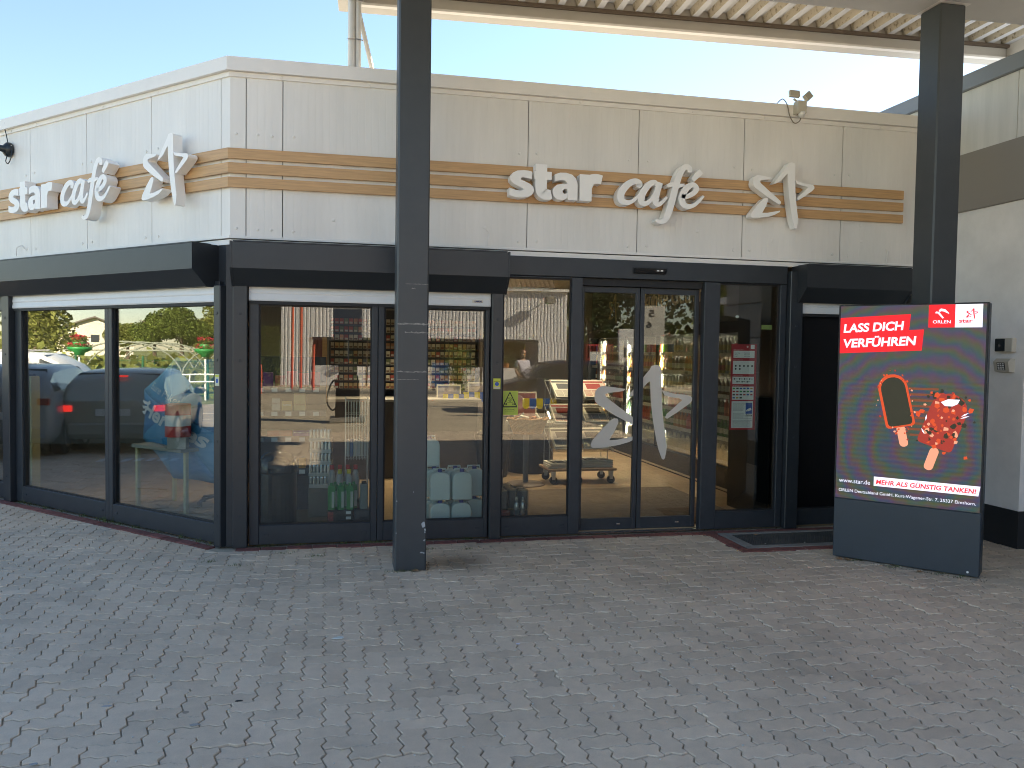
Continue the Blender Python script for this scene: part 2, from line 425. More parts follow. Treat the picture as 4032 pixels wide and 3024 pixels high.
for c in cand:
    px, hz, ox, oy, W, dz, tx, ty = c
    if id(c) in top:
        wx, wy = grid2w(ox, oy)
        if not used[hz]: o = single[hz]; used[hz] = True
        else: o = single[hz].copy(); COL.objects.link(o)
        o.location = (wx, wy, dz); o.rotation_euler = (ty*1.2, -tx*1.2, a0)
    else: add_paver(rest, W, dz, tx, ty)
tag(rest.build('paver', M['paver'], pav, recalc=False), kind='stuff')

# red brick courses along both walls and round the sunken mat
bproto = MB().box(0, .205, 0, BRW-.008, -.05, 0, .004).build('brick', M['brick'], pav)
first = True
def brick(x, y, a, dz=0):
    global first
    if first: o = bproto; first = False
    else: o = bproto.copy(); COL.objects.link(o)
    o.location = (x, y, .003 + dz + random.gauss(0, .0015)); o.rotation_euler = (random.gauss(0, .006), random.gauss(0, .006), a + random.gauss(0, .006)); return o
x = X0 + .06
while x < 5.95:
    brick(x, lim + .004, 0); x += .213
s = -.10
while s > -6.4:
    p = TL(s - .205, .07 + BRW - .004, 0); brick(p[0], p[1], -R(45)); s -= .213
x = MATX0
while x < MATX1: brick(x, MATY0, 0, .002); x += .213
y = MATY0 + .118
while y < lim - .1: brick(MATX0 + BRW - .008, y, R(90), .002); y += .213
M['grate'] = mat('rubber_grate', (.050, .050, .048), .8, col2=(.11, .10, .085), scale=3, bump=.6, bscale=120)
fr_ = MB()
mx0, mx1, my0, my1 = MATX0+.115, MATX1, MATY0+.115, lim-.004
fr_.box(mx0, mx1, my0, my0+.09, -.05, .008, .004); fr_.box(mx0, mx0+.10, my0+.09, my1-.06, -.05, .008, .004); fr_.box(mx0, mx1, my1-.06, my1, -.05, .008, .004)
fr_.build('concrete_surround', M['conc'], pav)
gm = MB()
gm.box(mx0+.10, mx1, my0+.09, my1-.06, -.05, -.006)
yy = my0+.10; r_ = 0
while yy < my1-.08:
    xx = mx0+.105 + (.0125 if r_ % 2 else 0)
    while xx < mx1-.02: gm.box(xx, xx+.016, yy, yy+.012, -.006, .004); xx += .025
    yy += .020; r_ += 1
tag(gm.build('door_grating', M['grate'], pav), kind='stuff')
# ------------------------------------------------------------------ the shop
shop = thing('shop_building', (0, 0, 0), 'low white panelled filling station shop with dark window frames and oak strips', 'shop')
XE = 6.03
# fascia panels, ribbed sheet with recessed joints
def rib_panel(T, u0, u1, z0, z1, name='fascia_panel', v=0.0, th=.04):
    pts = [(u0, v-th), (u0, v)]
    u = u0 + .03
    while u < u1 - .03:
        pts += [(u-.0025, v), (u, v-.0010), (u+.0025, v)]; u += .0605
    pts += [(u1, v), (u1, v-th)]
    return MB(T).prism(pts, z0, z1, 'z').build(name, M['panel'], shop)
FZ0, FZ1 = 2.69, 4.035
jr = [-.752, -.449, .639, 1.727, 2.803, 3.893, 4.971, XE]
for a, b_ in zip(jr[:-1], jr[1:]): rib_panel(TR, a+.004, b_-.004, FZ0, FZ1)
jl = [-7.6, -6.5, -5.42, -4.34, -3.265, -2.186, -1.112, -.12]
for a, b_ in zip(jl[:-1], jl[1:]): rib_panel(TL, a+.004, b_-.004, FZ0, FZ1)
MB(TR).prism([(X0, -.04), (X0, 0), (-.756, 0), (-.756, -.04)], FZ0, FZ1, 'z').build('corner_panel', M['panel'], shop)
MB(TL).prism([(-.116, -.04), (-.116, 0), (-.0005, 0), (-.0005, -.04)], FZ0, FZ1, 'z').build('corner_panel', M['panel'], shop)
# joints behind the panels
jb = MB(TR); jb.box(X0+.05, XE, -.09, -.042, FZ0, FZ1); jb.T = TL; jb.box(-7.6, -.05, -.09, -.042, FZ0, FZ1); jb.build('wall_backing', mat('joint_grey', (.25, .25, .25), .7), shop)
def mitre(T, end, v0, v1, z0, z1, name, m, right=True):
    if right: pts = [(X0 - TAN*v0, v0), (X0 - TAN*v1, v1), (end, v1), (end, v0)]
    else: pts = [(TAN*v0, v0), (TAN*v1, v1), (end, v1), (end, v0)]
    return MB(T).prism(pts, z0, z1, 'z').build(name, m, shop)
for T, end, rt_ in ((TR, XE, True), (TL, -7.6, False)):
    mitre(T, end, -.30, .055, 4.072, 4.185, 'coping', M['trim'], rt_)
    mitre(T, end, -.03, .016, 4.030, 4.070, 'flashing', M['trim'], rt_)
    mitre(T, end, -.03, .022, 2.664, 2.688, 'drip_trim', M['trim'], rt_)
    mitre(T, end, -.08, .004, 2.612, 2.655, 'drip_trim', M['trim'], rt_)
    mitre(T, end, -.10, -.02, 2.655, 2.664, 'shadow_gap', M['gasket'], rt_)
# oak strips
for z0, z1 in ((3.336, 3.424), (3.214, 3.302), (3.096, 3.180)):
    mitre(TR, 5.66, .010, .038, z0, z1, 'oak_strip', M['wood'], True)
    mitre(TL, -7.0, .010, .038, z0, z1, 'oak_strip', M['wood'], False)
# screw heads, one by one
scr = MB().lathe([(.0, .0), (.013, .0), (.012, .004), (.006, .007), (.0, .007)], n=8).build('screw', M['trim'], shop)
def put(o, T, u, v, z):
    p = Vector(T(u, v, z)); nrm = Vector(T(u, v+1, z)) - p; o.location = p; o.rotation_euler = nrm.to_track_quat('Z', 'Y').to_euler()
pos = []
for T, js, e0 in ((TR, jr, X0), (TL, jl, None)):
    for k, j in enumerate(js[:-1]):
        for du in (-.09, .09):
            for z in (2.75, 3.55): pos.append((T, j+du+random.uniform(-.01, .01), .0005, z+random.uniform(-.01, .01)))
        pos.append((T, j+random.uniform(.1, .8), .0165, 4.05))
for k, (T, u, v, z) in enumerate(pos):
    o = scr if k == 0 else scr.copy()
    if k: COL.objects.link(o)
    put(o, T, u, v, z)
# small cable clip squares and stray wires
for u, z in ((-.02, 2.86), (1.33, 2.86), (3.42, 2.92), (4.22, 2.86), (5.2, 3.06), (5.21, 2.9)):
    MB(TR).box(u-.014, u+.014, 0, .006, z-.014, z+.014, .002).build('clip', M['trim'], shop)
for u in (1.36, 5.5):
    MB(TR).tube([(u, .012, 2.69), (u+.004, .02, 2.76), (u+.006, .02, 2.80), (u-.012, .018, 2.835)], .005, 6).build('cable', M['trim'], shop)
MB(TL).tube([(-3.55, .012, 2.66), (-3.50, .03, 2.78), (-3.42, .02, 2.80), (-3.38, .008, 2.76)], .005, 6).build('cable', M['trim'], shop)

# roof deck, rear walls, ceiling
def foot(ins):                 # footprint polygon
    p1 = TL(-7.6, -ins, 0)
    return [(X0+ins*TAN, YF+ins), (XE-ins, YF+ins), (XE-ins, 15.6), (p1[0], 15.6), (p1[0], p1[1])]
MB().prism(foot(.28), 3.6, 3.85, 'z').build('roof', M['conc'], shop)
MB().prism(foot(.13), 2.92, 2.97, 'z').build('ceiling', mat('ceiling_tiles', (.55, .54, .52), .9), shop)
M['inwall'] = mat('interior_wall', (.33, .32, .30), .8)
MB().box(-6.2, XE, 15.4, 15.6, -.03, 3.85).build('rear_wall', M['inwall'], shop)
MB().box(XE-.1, XE, YF+.02, 15.4, -.03, 3.85).build('side_wall', M['inwall'], shop)
p1 = TL(-7.6, 0, 0); MB().box(p1[0]-.1, p1[0], p1[1], 15.4, -.03, 3.85).build('side_wall', M['inwall'], shop)
MB(TR).box(X0+.1, XE-.1, -.14, -.10, 2.70, 2.92).build('lintel', M['dark2'], shop)
MB(TL).box(-7.5, -.1, -.14, -.10, 2.70, 2.92).build('lintel', M['dark2'], shop)
m, nt, b = nodes_of('oak_floor'); M['floor'] = m
tc = nt.nodes.new('ShaderNodeTexCoord'); br = nt.nodes.new('ShaderNodeTexBrick'); nt.links.new(tc.outputs['Object'], br.inputs['Vector'])
br.inputs['Scale'].default_value = 1; br.inputs['Brick Width'].default_value = 1.2; br.inputs['Row Height'].default_value = .19; br.inputs['Mortar Size'].default_value = .002
br.inputs['Color1'].default_value = (.31, .215, .125, 1); br.inputs['Color2'].default_value = (.25, .17, .098, 1); br.inputs['Mortar'].default_value = (.08, .05, .03, 1)
nt.links.new(br.outputs[0], b.inputs['Base Color']); b.inputs['Roughness'].default_value = .38
tag(MB().prism(foot(.06), -.04, .02, 'z').build('floor', M['floor']), kind='structure')

# window units: frame with pane, tall bottom rail, gaskets
def window(T, u0, u1, z0, z1, a0, a1, c0, c1, v0=-.055, v1=.03, pv=-.012, vents=True, pm=None):
    f = MB(T)
    f.box(u0, a0, v0, v1, z0, z1, .004); f.box(a1, u1, v0, v1, z0, z1, .004)
    f.box(a0, a1, v0, v1-.002, z0, c0, .004); f.box(a0, a1, v0, v1-.002, c1, z1, .004)
    o = f.build('window', M['dark2'], shop)
    MB(T).box(a0-.004, a1+.004, pv-.004, pv+.004, c0-.004, c1+.004).build('pane', pm or M['glass'], o)
    gk = MB(T); w = .012
    for (x0, x1, y0, y1) in ((a0, a0+w, c0, c1), (a1-w, a1, c0, c1), (a0+w, a1-w, c0, c0+w), (a0+w, a1-w, c1-w, c1)): gk.box(x0, x1, pv+.0045, pv+.016, y0, y1)
    gk.build('gasket', M['gasket'], o)
    if vents:
        for u in (a0+.06, a1-.06):
            MB(T).box(u-.022, u+.022, v1-.002, v1+.006, .088, .108, .003).build('drain_cap', M['dark2'], o)
    return o
GZ0, GZ1 = .182, 2.105
window(TR, -.722, .375, .012, 2.30, -.640, .322, GZ0, GZ1)
window(TR, .379, 1.386, .012, 2.30, .432, 1.350, GZ0, GZ1)
window(TR, 1.502, 2.268, .012, 2.43, 1.512, 2.162, .186, 2.415)
w4 = window(TR, 3.502, 4.378, .012, 2.43, 3.665, 4.312, .182, 2.425, vents=False)
window(TR, 4.528, 5.90, .012, 2.28, 4.545, 5.86, .176, 2.20, v0=-.10, v1=-.015, pv=-.05, vents=False, pm=mat('black_pane', (.004, .004, .005), .35, spec=.25))  # this pane is coloured near black with low specular
window(TL, -1.780, -.104, .012, 2.30, -1.722, -.110, GZ0, GZ1)
window(TL, -3.560, -1.784, .012, 2.30, -3.430, -1.846, GZ0, GZ1)
window(TL, -5.3, -3.72, .012, 2.30, -5.2, -3.76, GZ0, GZ1)
window(TL, -7.6, -5.4, .012, 2.62, -7.5, -5.5, GZ0, GZ1)
# dark room divider behind the right hand window
MB().box(4.56, 4.60, YF+.10, YF+1.3, .02, 2.9).build('partition', M['black'], shop)
MB().box(4.60, 5.9, YF+.28, YF+.30, .02, 2.9).build('partition', M['black'], shop)
# posts / shutter guide rails
def post(T, u0, u1, v0=-.05, v1=.095, z1=2.26):
    f = MB(T).box(u0, u1, v0, v1, 0.004, z1, .006)
    o = f.build('post', M['dark'], shop)
    for z in (.28, .92, 1.62, 2.02): MB(T).box((u0+u1)/2-.011, (u0+u1)/2+.011, v1, v1+.005, z-.011, z+.011, .003).build('bolt', M['dark2'], o)
    return o
post(TR, -.850, -.730); post(TR, 1.392, 1.498, z1=2.56); post(TR, 4.384, 4.522, z1=2.56); post(TR, 5.905, 6.02)
post(TL, -.100, -.012); post(TL, -3.715, -3.565); post(TL, -5.395, -5.305)
MB(TR).box(X0-.03, -.853, -.12, .02, .004, 2.60).build('corner_post', M['dark2'], shop)
MB(TL).box(-.20, -.002, -.09, -.012, 2.262, 2.610).build('corner_panel', M['dark2'], shop)
MB(TL).box(-.104, -.002, -.09, -.055, .004, 2.261).build('corner_panel', M['dark2'], shop)
for u0, u1 in ((2.262, 2.290), (3.480, 3.508)): MB(TR).box(u0, u1, -.155, -.118, .02, 2.43).build('door_jamb', M['gasket'], shop)
# header over the entrance
MB(TR).box(1.520, 4.380, -.12, .035, 2.434, 2.610, .004).build('header', M['dark'], shop)
MB(TR).box(2.272, 3.498, -.13, -.02, 2.365, 2.432).build('door_track', M['gasket'], shop)
MB(TR).box(2.272, 3.498, -.14, .02, .004, .014).build('threshold', M['chrome'], shop)
# shutter boxes and white shutter slats
BOX = [(-.02, 2.608), (.25, 2.608), (.25, 2.392), (.105, 2.252), (-.02, 2.252)]
def shutter_box(T, u0, u1):
    o = MB(T).prism(BOX, u0, u1, 'u').build('shutter_box', M['dark'], shop)
    CP = [(v + (.006 if v > 0 else 0), z + (.006 if z > 2.5 else -.004 if z < 2.3 else 0)) for v, z in BOX]
    MB(T).prism(CP, u0-.004, u0+.012, 'u').build('end_cap', M['dark'], o); MB(T).prism(CP, u1-.012, u1+.004, 'u').build('end_cap', M['dark'], o)
    MB(T).box(u0+.02, u1-.02, .05, .244, 2.612, 2.622).build('lid', M['dark2'], o)
    return o
b1 = shutter_box(TR, -.852, 1.517); shutter_box(TR, 4.462, 5.64); shutter_box(TL, -4.6, -.173)
def slats(T, u0, u1, z0, z1, v0=.035):
    prof = [(v0, z0), (v0+.018, z0), (v0+.022, z0+.012), (v0+.014, z0+.060), (v0+.017, z0+.066), (v0+.019, z0+.074), (v0+.012, z1), (v0, z1)]
    o = MB(T).prism(prof, u0, u1, 'u').build('roller_shutter', M['alu'], shop)
    MB(T).box(u0, u1, v0-.004, v0+.012, z0-.028, z0-.001).build('shutter_seal', M['gasket'], o); return o
sh = slats(TR, -.722, 1.386, 2.135, 2.256); slats(TR, 4.53, 5.90, 2.150, 2.275); slats(TL, -3.56, -.108, 2.120, 2.250)
lb = MB(TR).box(1.215, 1.315, .0585, .0605, 2.168, 2.190).build('maker_label', M['paper'], sh)
t = MB(TR); add_text(t, 'LAKAL', 1.236, .0615, 2.1725, .018, fit=.072, offset=.002); t.build('lettering', mat('label_ink', (.02, .03, .12), .5), sh)
# sliding doors
M['decal'] = mat('frosted_vinyl', (.60, .55, .48), .7)
STAR = [
 [(275,785),(330,715),(385,648),(396,628),(418,623),(440,628),(446,642),(447,700),(450,770),(455,850),(463,915),(472,975),(482,1030),(479,1060),(473,1092),(466,1099),(458,1096),(440,1050),(427,1000),(413,930),(403,870),(394,790),(389,705),(378,712),(340,755),(300,780)],
 [(266,744),(255,755),(215,760),(180,764),(165,772),(172,786),(230,830),(300,880),(336,908),(338,922),(330,933),(305,922),(220,878),(130,822),(116,806),(112,788),(116,756),(128,740),(150,729),(200,735)],
 [(448,747),(470,757),(520,768),(570,772),(598,778),(607,788),(607,802),(590,820),(530,862),(480,893),(469,886),(478,868),(520,832),(556,799),(540,790),(500,785),(465,775)],
 [(228,891),(233,900),(232,915),(212,960),(190,998),(230,996),(300,982),(334,975),(330,986),(290,1008),(240,1022),(170,1034),(112,1037),(99,1030),(98,1018),(105,1000),(150,945),(198,897),(212,890)]]
def star_pts(k, u0, u1, z0, z1):
    return [(u0 + (x-98)/(608-98)*(u1-u0), z0 + (1099-y)/(1099-623)*(z1-z0)) for x, y in STAR[k]]
def door(u0, u1):
    o = MB(TR); s = .042
    o.box(u0, u0+s, -.115, -.07, .022, 2.362, .003); o.box(u1-s, u1, -.115, -.07, .022, 2.362, .003)
    o.box(u0+s, u1-s, -.114, -.071, .022, .130, .003); o.box(u0+s, u1-s, -.114, -.071, 2.305, 2.362, .003)
    d = o.build('door', M['dark2'], shop)
    MB(TR).box(u0+s-.004, u1-s+.004, -.097, -.089, .126, 2.309).build('pane', M['glass'], d)
    MB(TR).box(u0+.40, u0+.44, -.0705, -.062, .068, .082, .002).build('lock', M['chrome'], d)
    return d
dl, dr = door(2.276, 2.876), door(2.884, 3.494)
def clipx(P, x, keep_low):
    return clip(P, 1, 0, x) if keep_low else clip(P, -1, 0, -x)
for k in range(4):
    P = star_pts(k, 2.41, 3.45, .69, 1.62)
    for d, side in ((dl, True), (dr, False)):
        q = clipx(P, 2.834 if side else 2.926, side)
        if len(q) > 2: MB(TR).prism(q, -.0885, -.0875, 'v').build('star_decal', M['decal'], d)
sen = MB(TR).prism([(.036, 2.486), (.075, 2.492), (.088, 2.515), (.080, 2.536), (.036, 2.540)], 2.764, 3.079, 'u').build('door_sensor', M['black'], shop)
for u in (2.99, 3.03): MB(TR).box(u-.013, u+.013, .0845, .088, 2.508, 2.522, .003).build('lens', M['alu'], sen)
# stickers
st = MB(TR).box(1.412, 1.478, .0955, .0985, 1.385, 1.482).build('window_sticker', M['yellow'], shop)
tmp = MB(TR); tmp.prism([(1.445+.019*math.cos(a*.524), 1.432+.019*math.sin(a*.524)) for a in range(12)], .0986, .0995, 'v'); tmp.build('emblem', M['blue'], st)
MB(TR).box(1.416, 1.474, .0986, .0992, 1.389, 1.407).build('text_field', M['paper'], st)
MB(TR).box(1.416, 1.474, .0986, .0992, 1.4535, 1.456).build('line', M['gasket'], st)
st = MB(TL).box(-.075, -.020, .0955, .0985, 1.40, 1.50).build('window_sticker', mat('pale_sticker', (.55, .58, .42), .5), shop)
tmp = MB(TL); tmp.prism([(-.047+.016*math.cos(a*.524), 1.442+.02*math.sin(a*.524)) for a in range(12)], .0986, .0995, 'v'); tmp.build('emblem', M['blue'], st)
MB(TL).box(-.072, -.023, .0986, .0992, 1.476, 1.492).build('text_field', M['yellow'], st)
wsn = thing('warning_sign', TR(1.59, 0, 1.14), 'yellow green warning notice with a black triangle stuck in the narrow pane', 'sign')
def TW(u, v, z): return (u, -v, z)
MB(TW).box(-.075, .078, -.0065, -.004, 0, .225).build('sheet', mat('lime_vinyl', (.50, .58, .08), .5), wsn)
tri = MB(TW); h = .145
for a, b_ in (((-.066, .078), (.066, .078)), ((.066, .078), (0, .212)), ((0, .212), (-.066, .078))):
    A, B = Vector(a), Vector(b_); n_ = Vector((-(B-A).y, (B-A).x)).normalized()*.004
    tri.prism([tuple(A-n_), tuple(B-n_), tuple(B+n_), tuple(A+n_)], -.0039, -.0030 + .0002*len(tri.f)/6, 'v')
tri.build('triangle', M['gasket'], wsn)
tm = MB(TW)
for cx, cz, r_ in ((-.012, .135, .022), (.014, .133, .02), (0, .148, .02)):
    for k in range(14):
        a = k*2*math.pi/14; b_ = (k+1)*2*math.pi/14
        tm.prism([(cx+r_*math.cos(a), cz+r_*math.sin(a)), (cx+r_*math.cos(b_), cz+r_*math.sin(b_)), (cx+(r_-.003)*math.cos(b_), cz+(r_-.003)*math.sin(b_)), (cx+(r_-.003)*math.cos(a), cz+(r_-.003)*math.sin(a))], -.0039, -.0034+cx*.005, 'v')
for u in (-.045, -.032, .03, .045): tm.prism([(u-.006, .094), (u+.006, .09), (u+.004, .112), (u-.002, .114)], -.0039, -.0034, 'v')
tm.build('fog_pictogram', mat('dark_olive', (.09, .11, .02), .6), wsn)
MB(TW).box(-.070, .073, -.0039, -.0035, .068, .070).build('line', M['gasket'], wsn)
t = MB(TW); add_text(t, 'ACHTUNG', -.05, -.0038, .044, .019, fit=.1); add_text(t, 'Diese Räume sind gesichert', -.045, -.0038, .033, .007, fit=.085); t.build('lettering', M['gasket'], wsn)

# red notice with opening hours in the side window
po = thing('notice_board', TR(3.96, 0, .985), 'red notice with white fields inside the window right of the doors', 'notice')
MB(TW).box(-.135, .135, -.030, -.020, 0, .850).build('board', mat('notice_red', (.42, .022, .03), .5), po)
wf = [(-.115, .112, .715, .785), (-.118, .112, .555, .685), (-.12, .112, .455, .528), (-.12, .112, .30, .43), (-.122, .108, .02, .285)]
for k, (a, b_, z0, z1) in enumerate(wf):
    pn = MB(TW).box(a, b_, -.0195, -.0185, z0, z1).build('text_panel', M['white'], po)
    ink = MB(TW)
    if k == 0:
        for q, (l, r_) in enumerate((('Montag - Freitag', '05:00 - 22:00'), ('Samstag', '06:00 - 22:00'), ('Sonntag', '07:00 - 22:00'))):
            add_text(ink, l, a+.012, -.018, z1-.026-q*.017, .012, fit=.055 if q == 0 else .03); add_text(ink, r_, .0, -.018, z1-.026-q*.017, .012, fit=.06)
    elif k == 1:
        for q in range(7):
            cx, cz = a+.03+(q % 5)*.044, z1-.05-(q//5)*.03
            ink.prism([(cx+.010*math.cos(w*.7854), cz+.010*math.sin(w*.7854)) for w in range(8)], -.0184, -.0178, 'v')
    elif k == 2:
        for q in range(7):
            cx, cz = a+.02+(q % 4)*.055+(.03 if q > 3 else 0), z1-.022-(q//4)*.028
            ink.prism([(cx+.008*math.cos(w*.7854), cz+.008*math.sin(w*.7854)) for w in range(8)], -.0184, -.0178, 'v'); ink.box(cx+.011, cx+.034, -.0184, -.018, cz-.003, cz+.003)
    elif k == 4:
        for q in range(27):
            z = z1-.022-q*.009
            if q in (9, 10, 18): continue
            e_ = (.02 if 1 < q < 17 else .10)-random.random()*.02
            ink.box(a+.014, e_, -.0184, -.018, z, z+.0022)
    if len(ink.v): ink.build('print', mat('grey_ink', (.14, .14, .15), .6) if k == 4 else M['gasket'], pn)
    if k == 3:
        for q in range(21):
            cx, cz = a+.018+(q % 6)*.038, z1-.018-(q//6)*.031
            c = random.choice([(.03, .1, .35), (.4, .03, .03), (.03, .03, .03), (.45, .25, .03), (.05, .3, .08)])
            MB(TW).box(cx-.013, cx+.013, -.0184, -.018, cz-.007, cz+.007).build('payment_mark', mat('mark', c, .5), pn)
    if k == 4:
        MB(TW).box(.030, .100, -.0184, -.018, .160, .270).build('blue_field', M['blue'], pn)
        tmp = MB(TW); tmp.prism([(.045, .205), (.085, .22), (.094, .198), (.052, .184)], -.0179, -.0175, 'v'); tmp.prism([(.034, .196), (.044, .201), (.047, .186), (.038, .182)], -.0179, -.0175, 'v'); tmp.build('camera_pictogram', M['white'], pn)
        t = MB(TW); add_text(t, 'Achtung', .030, -.018, .142, .018, fit=.072, offset=.0008, shear=.2); add_text(t, 'Videoüberwachung', .030, -.018, .132, .008, fit=.072); t.build('lettering', M['gasket'], pn)
t = MB(TW)
for tx_, z in (('Öffnungszeiten', .792), ('Unsere Services', .692), ('Gebote und Verbote', .535), ('Zahlungsmittel', .437)): add_text(t, tx_, -.115, -.0192, z, .011, fit=.105)
t.prism([(.035+.010*math.cos(w*.7854), .825+.010*math.sin(w*.7854)) for w in range(8)], -.0195, -.0188, 'v'); t.build('lettering', mat('pale_print', (.7, .6, .6), .6), po)
MB(TW).box(.07, .11, -.0195, -.0188, .805, .845).build('logo_field', M['white'], po)
MB(TR).box(4.14, 4.255, -.022, -.018, 1.985, 2.03).build('pane_sticker', mat('pale_green_label', (.40, .45, .14), .6), w4)
MB(TR).prism([(3.875+.02*math.cos(w*.52), 2.105+.013*math.sin(w*.52)) for w in range(12)], -.022, -.018, 'v').build('pane_sticker', M['alu'], w4)
# ------------------------------------------------------------------ star cafe lettering
def catmull(P, n=7):
    out = []; m = len(P)
    for i in range(m-1):
        p0, p1, p2, p3 = P[max(i-1, 0)], P[i], P[i+1], P[min(i+2, m-1)]
        for k in range(n):
            t = k/n
            out.append(tuple(.5*((2*p1[a]) + (-p0[a]+p2[a])*t + (2*p0[a]-5*p1[a]+4*p2[a]-p3[a])*t*t + (-p0[a]+3*p1[a]-3*p2[a]+p3[a])*t**3) for a in range(len(p1))))
    out.append(tuple(P[-1])); return out
def stroke(mb, P, v0, v1, sc, ox, oz, n=7, bold=1.0):
    """broad pen stroke: P = (x, z, width)"""
    P = [(p[0], p[1], p[2]*bold) for p in P]; C_ = catmull(P, n); L_, R_ = [], []
    for i, p in enumerate(C_):
        a = C_[max(i-1, 0)]; b = C_[min(i+1, len(C_)-1)]
        d = Vector((b[0]-a[0], b[1]-a[1]))
        if d.length < 1e-6: continue
        d.normalize(); nn = Vector((-d.y, d.x))*p[2]/2
        L_.append((ox+(p[0]+nn.x)*sc[0], oz+(p[1]+nn.y)*sc[1])); R_.append((ox+(p[0]-nn.x)*sc[0], oz+(p[1]-nn.y)*sc[1]))
    m = len(L_); vs = []
    for v in (v0, v1):
        vs += [(x, v, z) for x, z in L_] + [(x, v, z) for x, z in R_]
    fs = []
    for i in range(m-1):
        fs.append((i, i+1, m+i+1, m+i)); fs.append((2*m+i, 3*m+i, 3*m+i+1, 2*m+i+1))
        fs.append((i, 2*m+i, 2*m+i+1, i+1)); fs.append((m+i, m+i+1, 3*m+i+1, 3*m+i))
    fs.append((0, m, 3*m, 2*m)); fs.append((m-1, 3*m-1, 4*m-1, 2*m-1))
    mb.add(vs, fs)
W_ = .25
SCRIPT = {
 'c': [[(.92,.70,.14),(.98,.86,.24),(.80,.97,.22),(.48,.82,.26),(.20,.45,.28),(.20,.12,.27),(.45,.02,.20),(.72,.12,.14),(1.02,.42,.10)]],
 'a': [[(1.78,.80,.14),(1.66,.96,.20),(1.40,.86,.24),(1.12,.45,.27),(1.08,.12,.26),(1.25,.02,.20),(1.48,.18,.15),(1.80,.70,.14)], [(1.90,.97,.20),(1.76,.55,.25),(1.70,.16,.26),(1.82,.02,.20),(2.02,.14,.13),(2.20,.36,.10)]],
 'f': [[(3.20,1.50,.16),(3.18,1.68,.22),(2.98,1.72,.22),(2.76,1.40,.24),(2.58,.80,.26),(2.42,.15,.27),(2.28,-.35,.26),(2.12,-.66,.22),(1.90,-.74,.16),(1.74,-.66,.12)], [(2.22,.84,.12),(2.40,.92,.17),(2.66,.88,.17),(2.98,.94,.10)]],
 'é': [[(2.86,.44,.14),(3.10,.44,.18),(3.40,.60,.20),(3.52,.82,.22),(3.34,.97,.20),(3.06,.78,.25),(2.88,.40,.27),(2.94,.10,.25),(3.18,.00,.20),(3.50,.12,.15),(3.86,.50,.09)], [(3.34,1.16,.16),(3.56,1.42,.24),(3.72,1.58,.20)]]}
# heavy rounded lower case letters built from thick strokes, x height 1
HEAVY = {
 's': [[(.80,.72,.30),(.60,.84,.34),(.34,.82,.36),(.22,.66,.36),(.40,.52,.38),(.66,.42,.38),(.76,.26,.36),(.56,.15,.36),(.28,.15,.34),(.06,.24,.30)]],
 't': [[(1.13,1.28,.36),(1.13,.90,.36),(1.13,.40,.36),(1.20,.20,.36),(1.38,.16,.34),(1.50,.18,.30)], [(.88,.86,.27),(1.18,.86,.27),(1.50,.86,.27)]],
 'a': [[(1.66,.78,.28),(1.92,.86,.30),(2.16,.78,.34),(2.26,.55,.37),(2.26,.25,.37),(2.26,.0,.37)], [(2.22,.50,.24),(1.95,.48,.28),(1.75,.36,.34),(1.78,.18,.34),(2.0,.14,.30),(2.2,.24,.22)]],
 'r': [[(2.74,1.0,.38),(2.74,.5,.38),(2.74,.0,.38)], [(2.80,.60,.34),(2.92,.80,.34),(3.12,.86,.32),(3.32,.83,.30)]]}
OUTLINE = {
 's': [(.80,.98),(.80,.70),(.62,.74),(.48,.755),(.40,.72),(.42,.66),(.55,.61),(.74,.52),(.86,.40),(.885,.26),(.80,.11),(.62,.02),(.40,-.01),(.18,.01),(.01,.06),(.01,.34),(.22,.27),(.40,.25),(.50,.28),(.49,.34),(.36,.40),(.16,.49),(.04,.62),(.03,.76),(.12,.90),(.28,.99),(.50,1.02),(.68,1.01)],
 'a': [(1.62,.94),(1.62,.67),(1.80,.73),(1.98,.73),(2.06,.66),(2.06,.60),(1.88,.60),(1.70,.55),(1.58,.44),(1.54,.28),(1.58,.12),(1.70,.01),(1.86,-.02),(2.0,.02),(2.08,.09),(2.07,.27),(1.98,.22),(1.91,.26),(1.90,.34),(1.96,.41),(2.07,.42),(2.085,.10),(2.09,0),(2.44,0),(2.44,.62),(2.38,.82),(2.24,.96),(2.02,1.02),(1.80,1.01)]}
def letter_sign(name, loc, rotz, label, group):
    t = thing(name, loc, label, 'sign', group, rotz)
    k = 0
    for ch in 'star':
        if ch in OUTLINE:
            MB(TW).prism([(x*.262, z*.24) for x, z in OUTLINE[ch]], .055, .162 + .0004*k, 'v').build('letter', M['sign'], t); k += 1; continue
        for j, P in enumerate(HEAVY[ch]):
            if j == 0: mb = MB(TW)
            stroke(mb, P, .055 + .0006*j, .162 + .0011*j + .0004*k, (.262, .240), 0, 0, bold=1.14)
        mb.build('letter', M['sign'], t); k += 1
    for ch in 'café':
        for j, P in enumerate(SCRIPT[ch]):
            if j == 0: mb = MB(TW)
            stroke(mb, P, .055 + .0006*j, .162 + .0011*j + .0004*k, (.224, .212), 1.018, .002, bold=1.10)
        mb.build('letter', M['sign'], t); k += 1
    return t
letter_sign('letter_sign', TR(1.52, 0, 3.118), 0, 'white raised star café lettering on the front wall right of the middle pillar', 'star café letter signs')
letter_sign('letter_sign', TL(-3.40, 0, 3.118), -R(45), 'white raised star café lettering on the slanted left wall', 'star café letter signs')
def emblem(loc, rotz, label):
    t = thing('star_emblem', loc, label, 'sign', 'white star emblems', rotz)
    for k in range(4):
        MB(TW).prism(star_pts(k, 0, .675, 0, .636), .055, .148 + .0006*k, 'v').build('star_stroke', M['sign'], t)
emblem(TR(3.90, 0, 2.967), 0, 'white brush star emblem over the oak strips above the sliding doors')
emblem(TL(-1.04, 0, 2.967), -R(45), 'white brush star emblem on the slanted left wall near the corner')

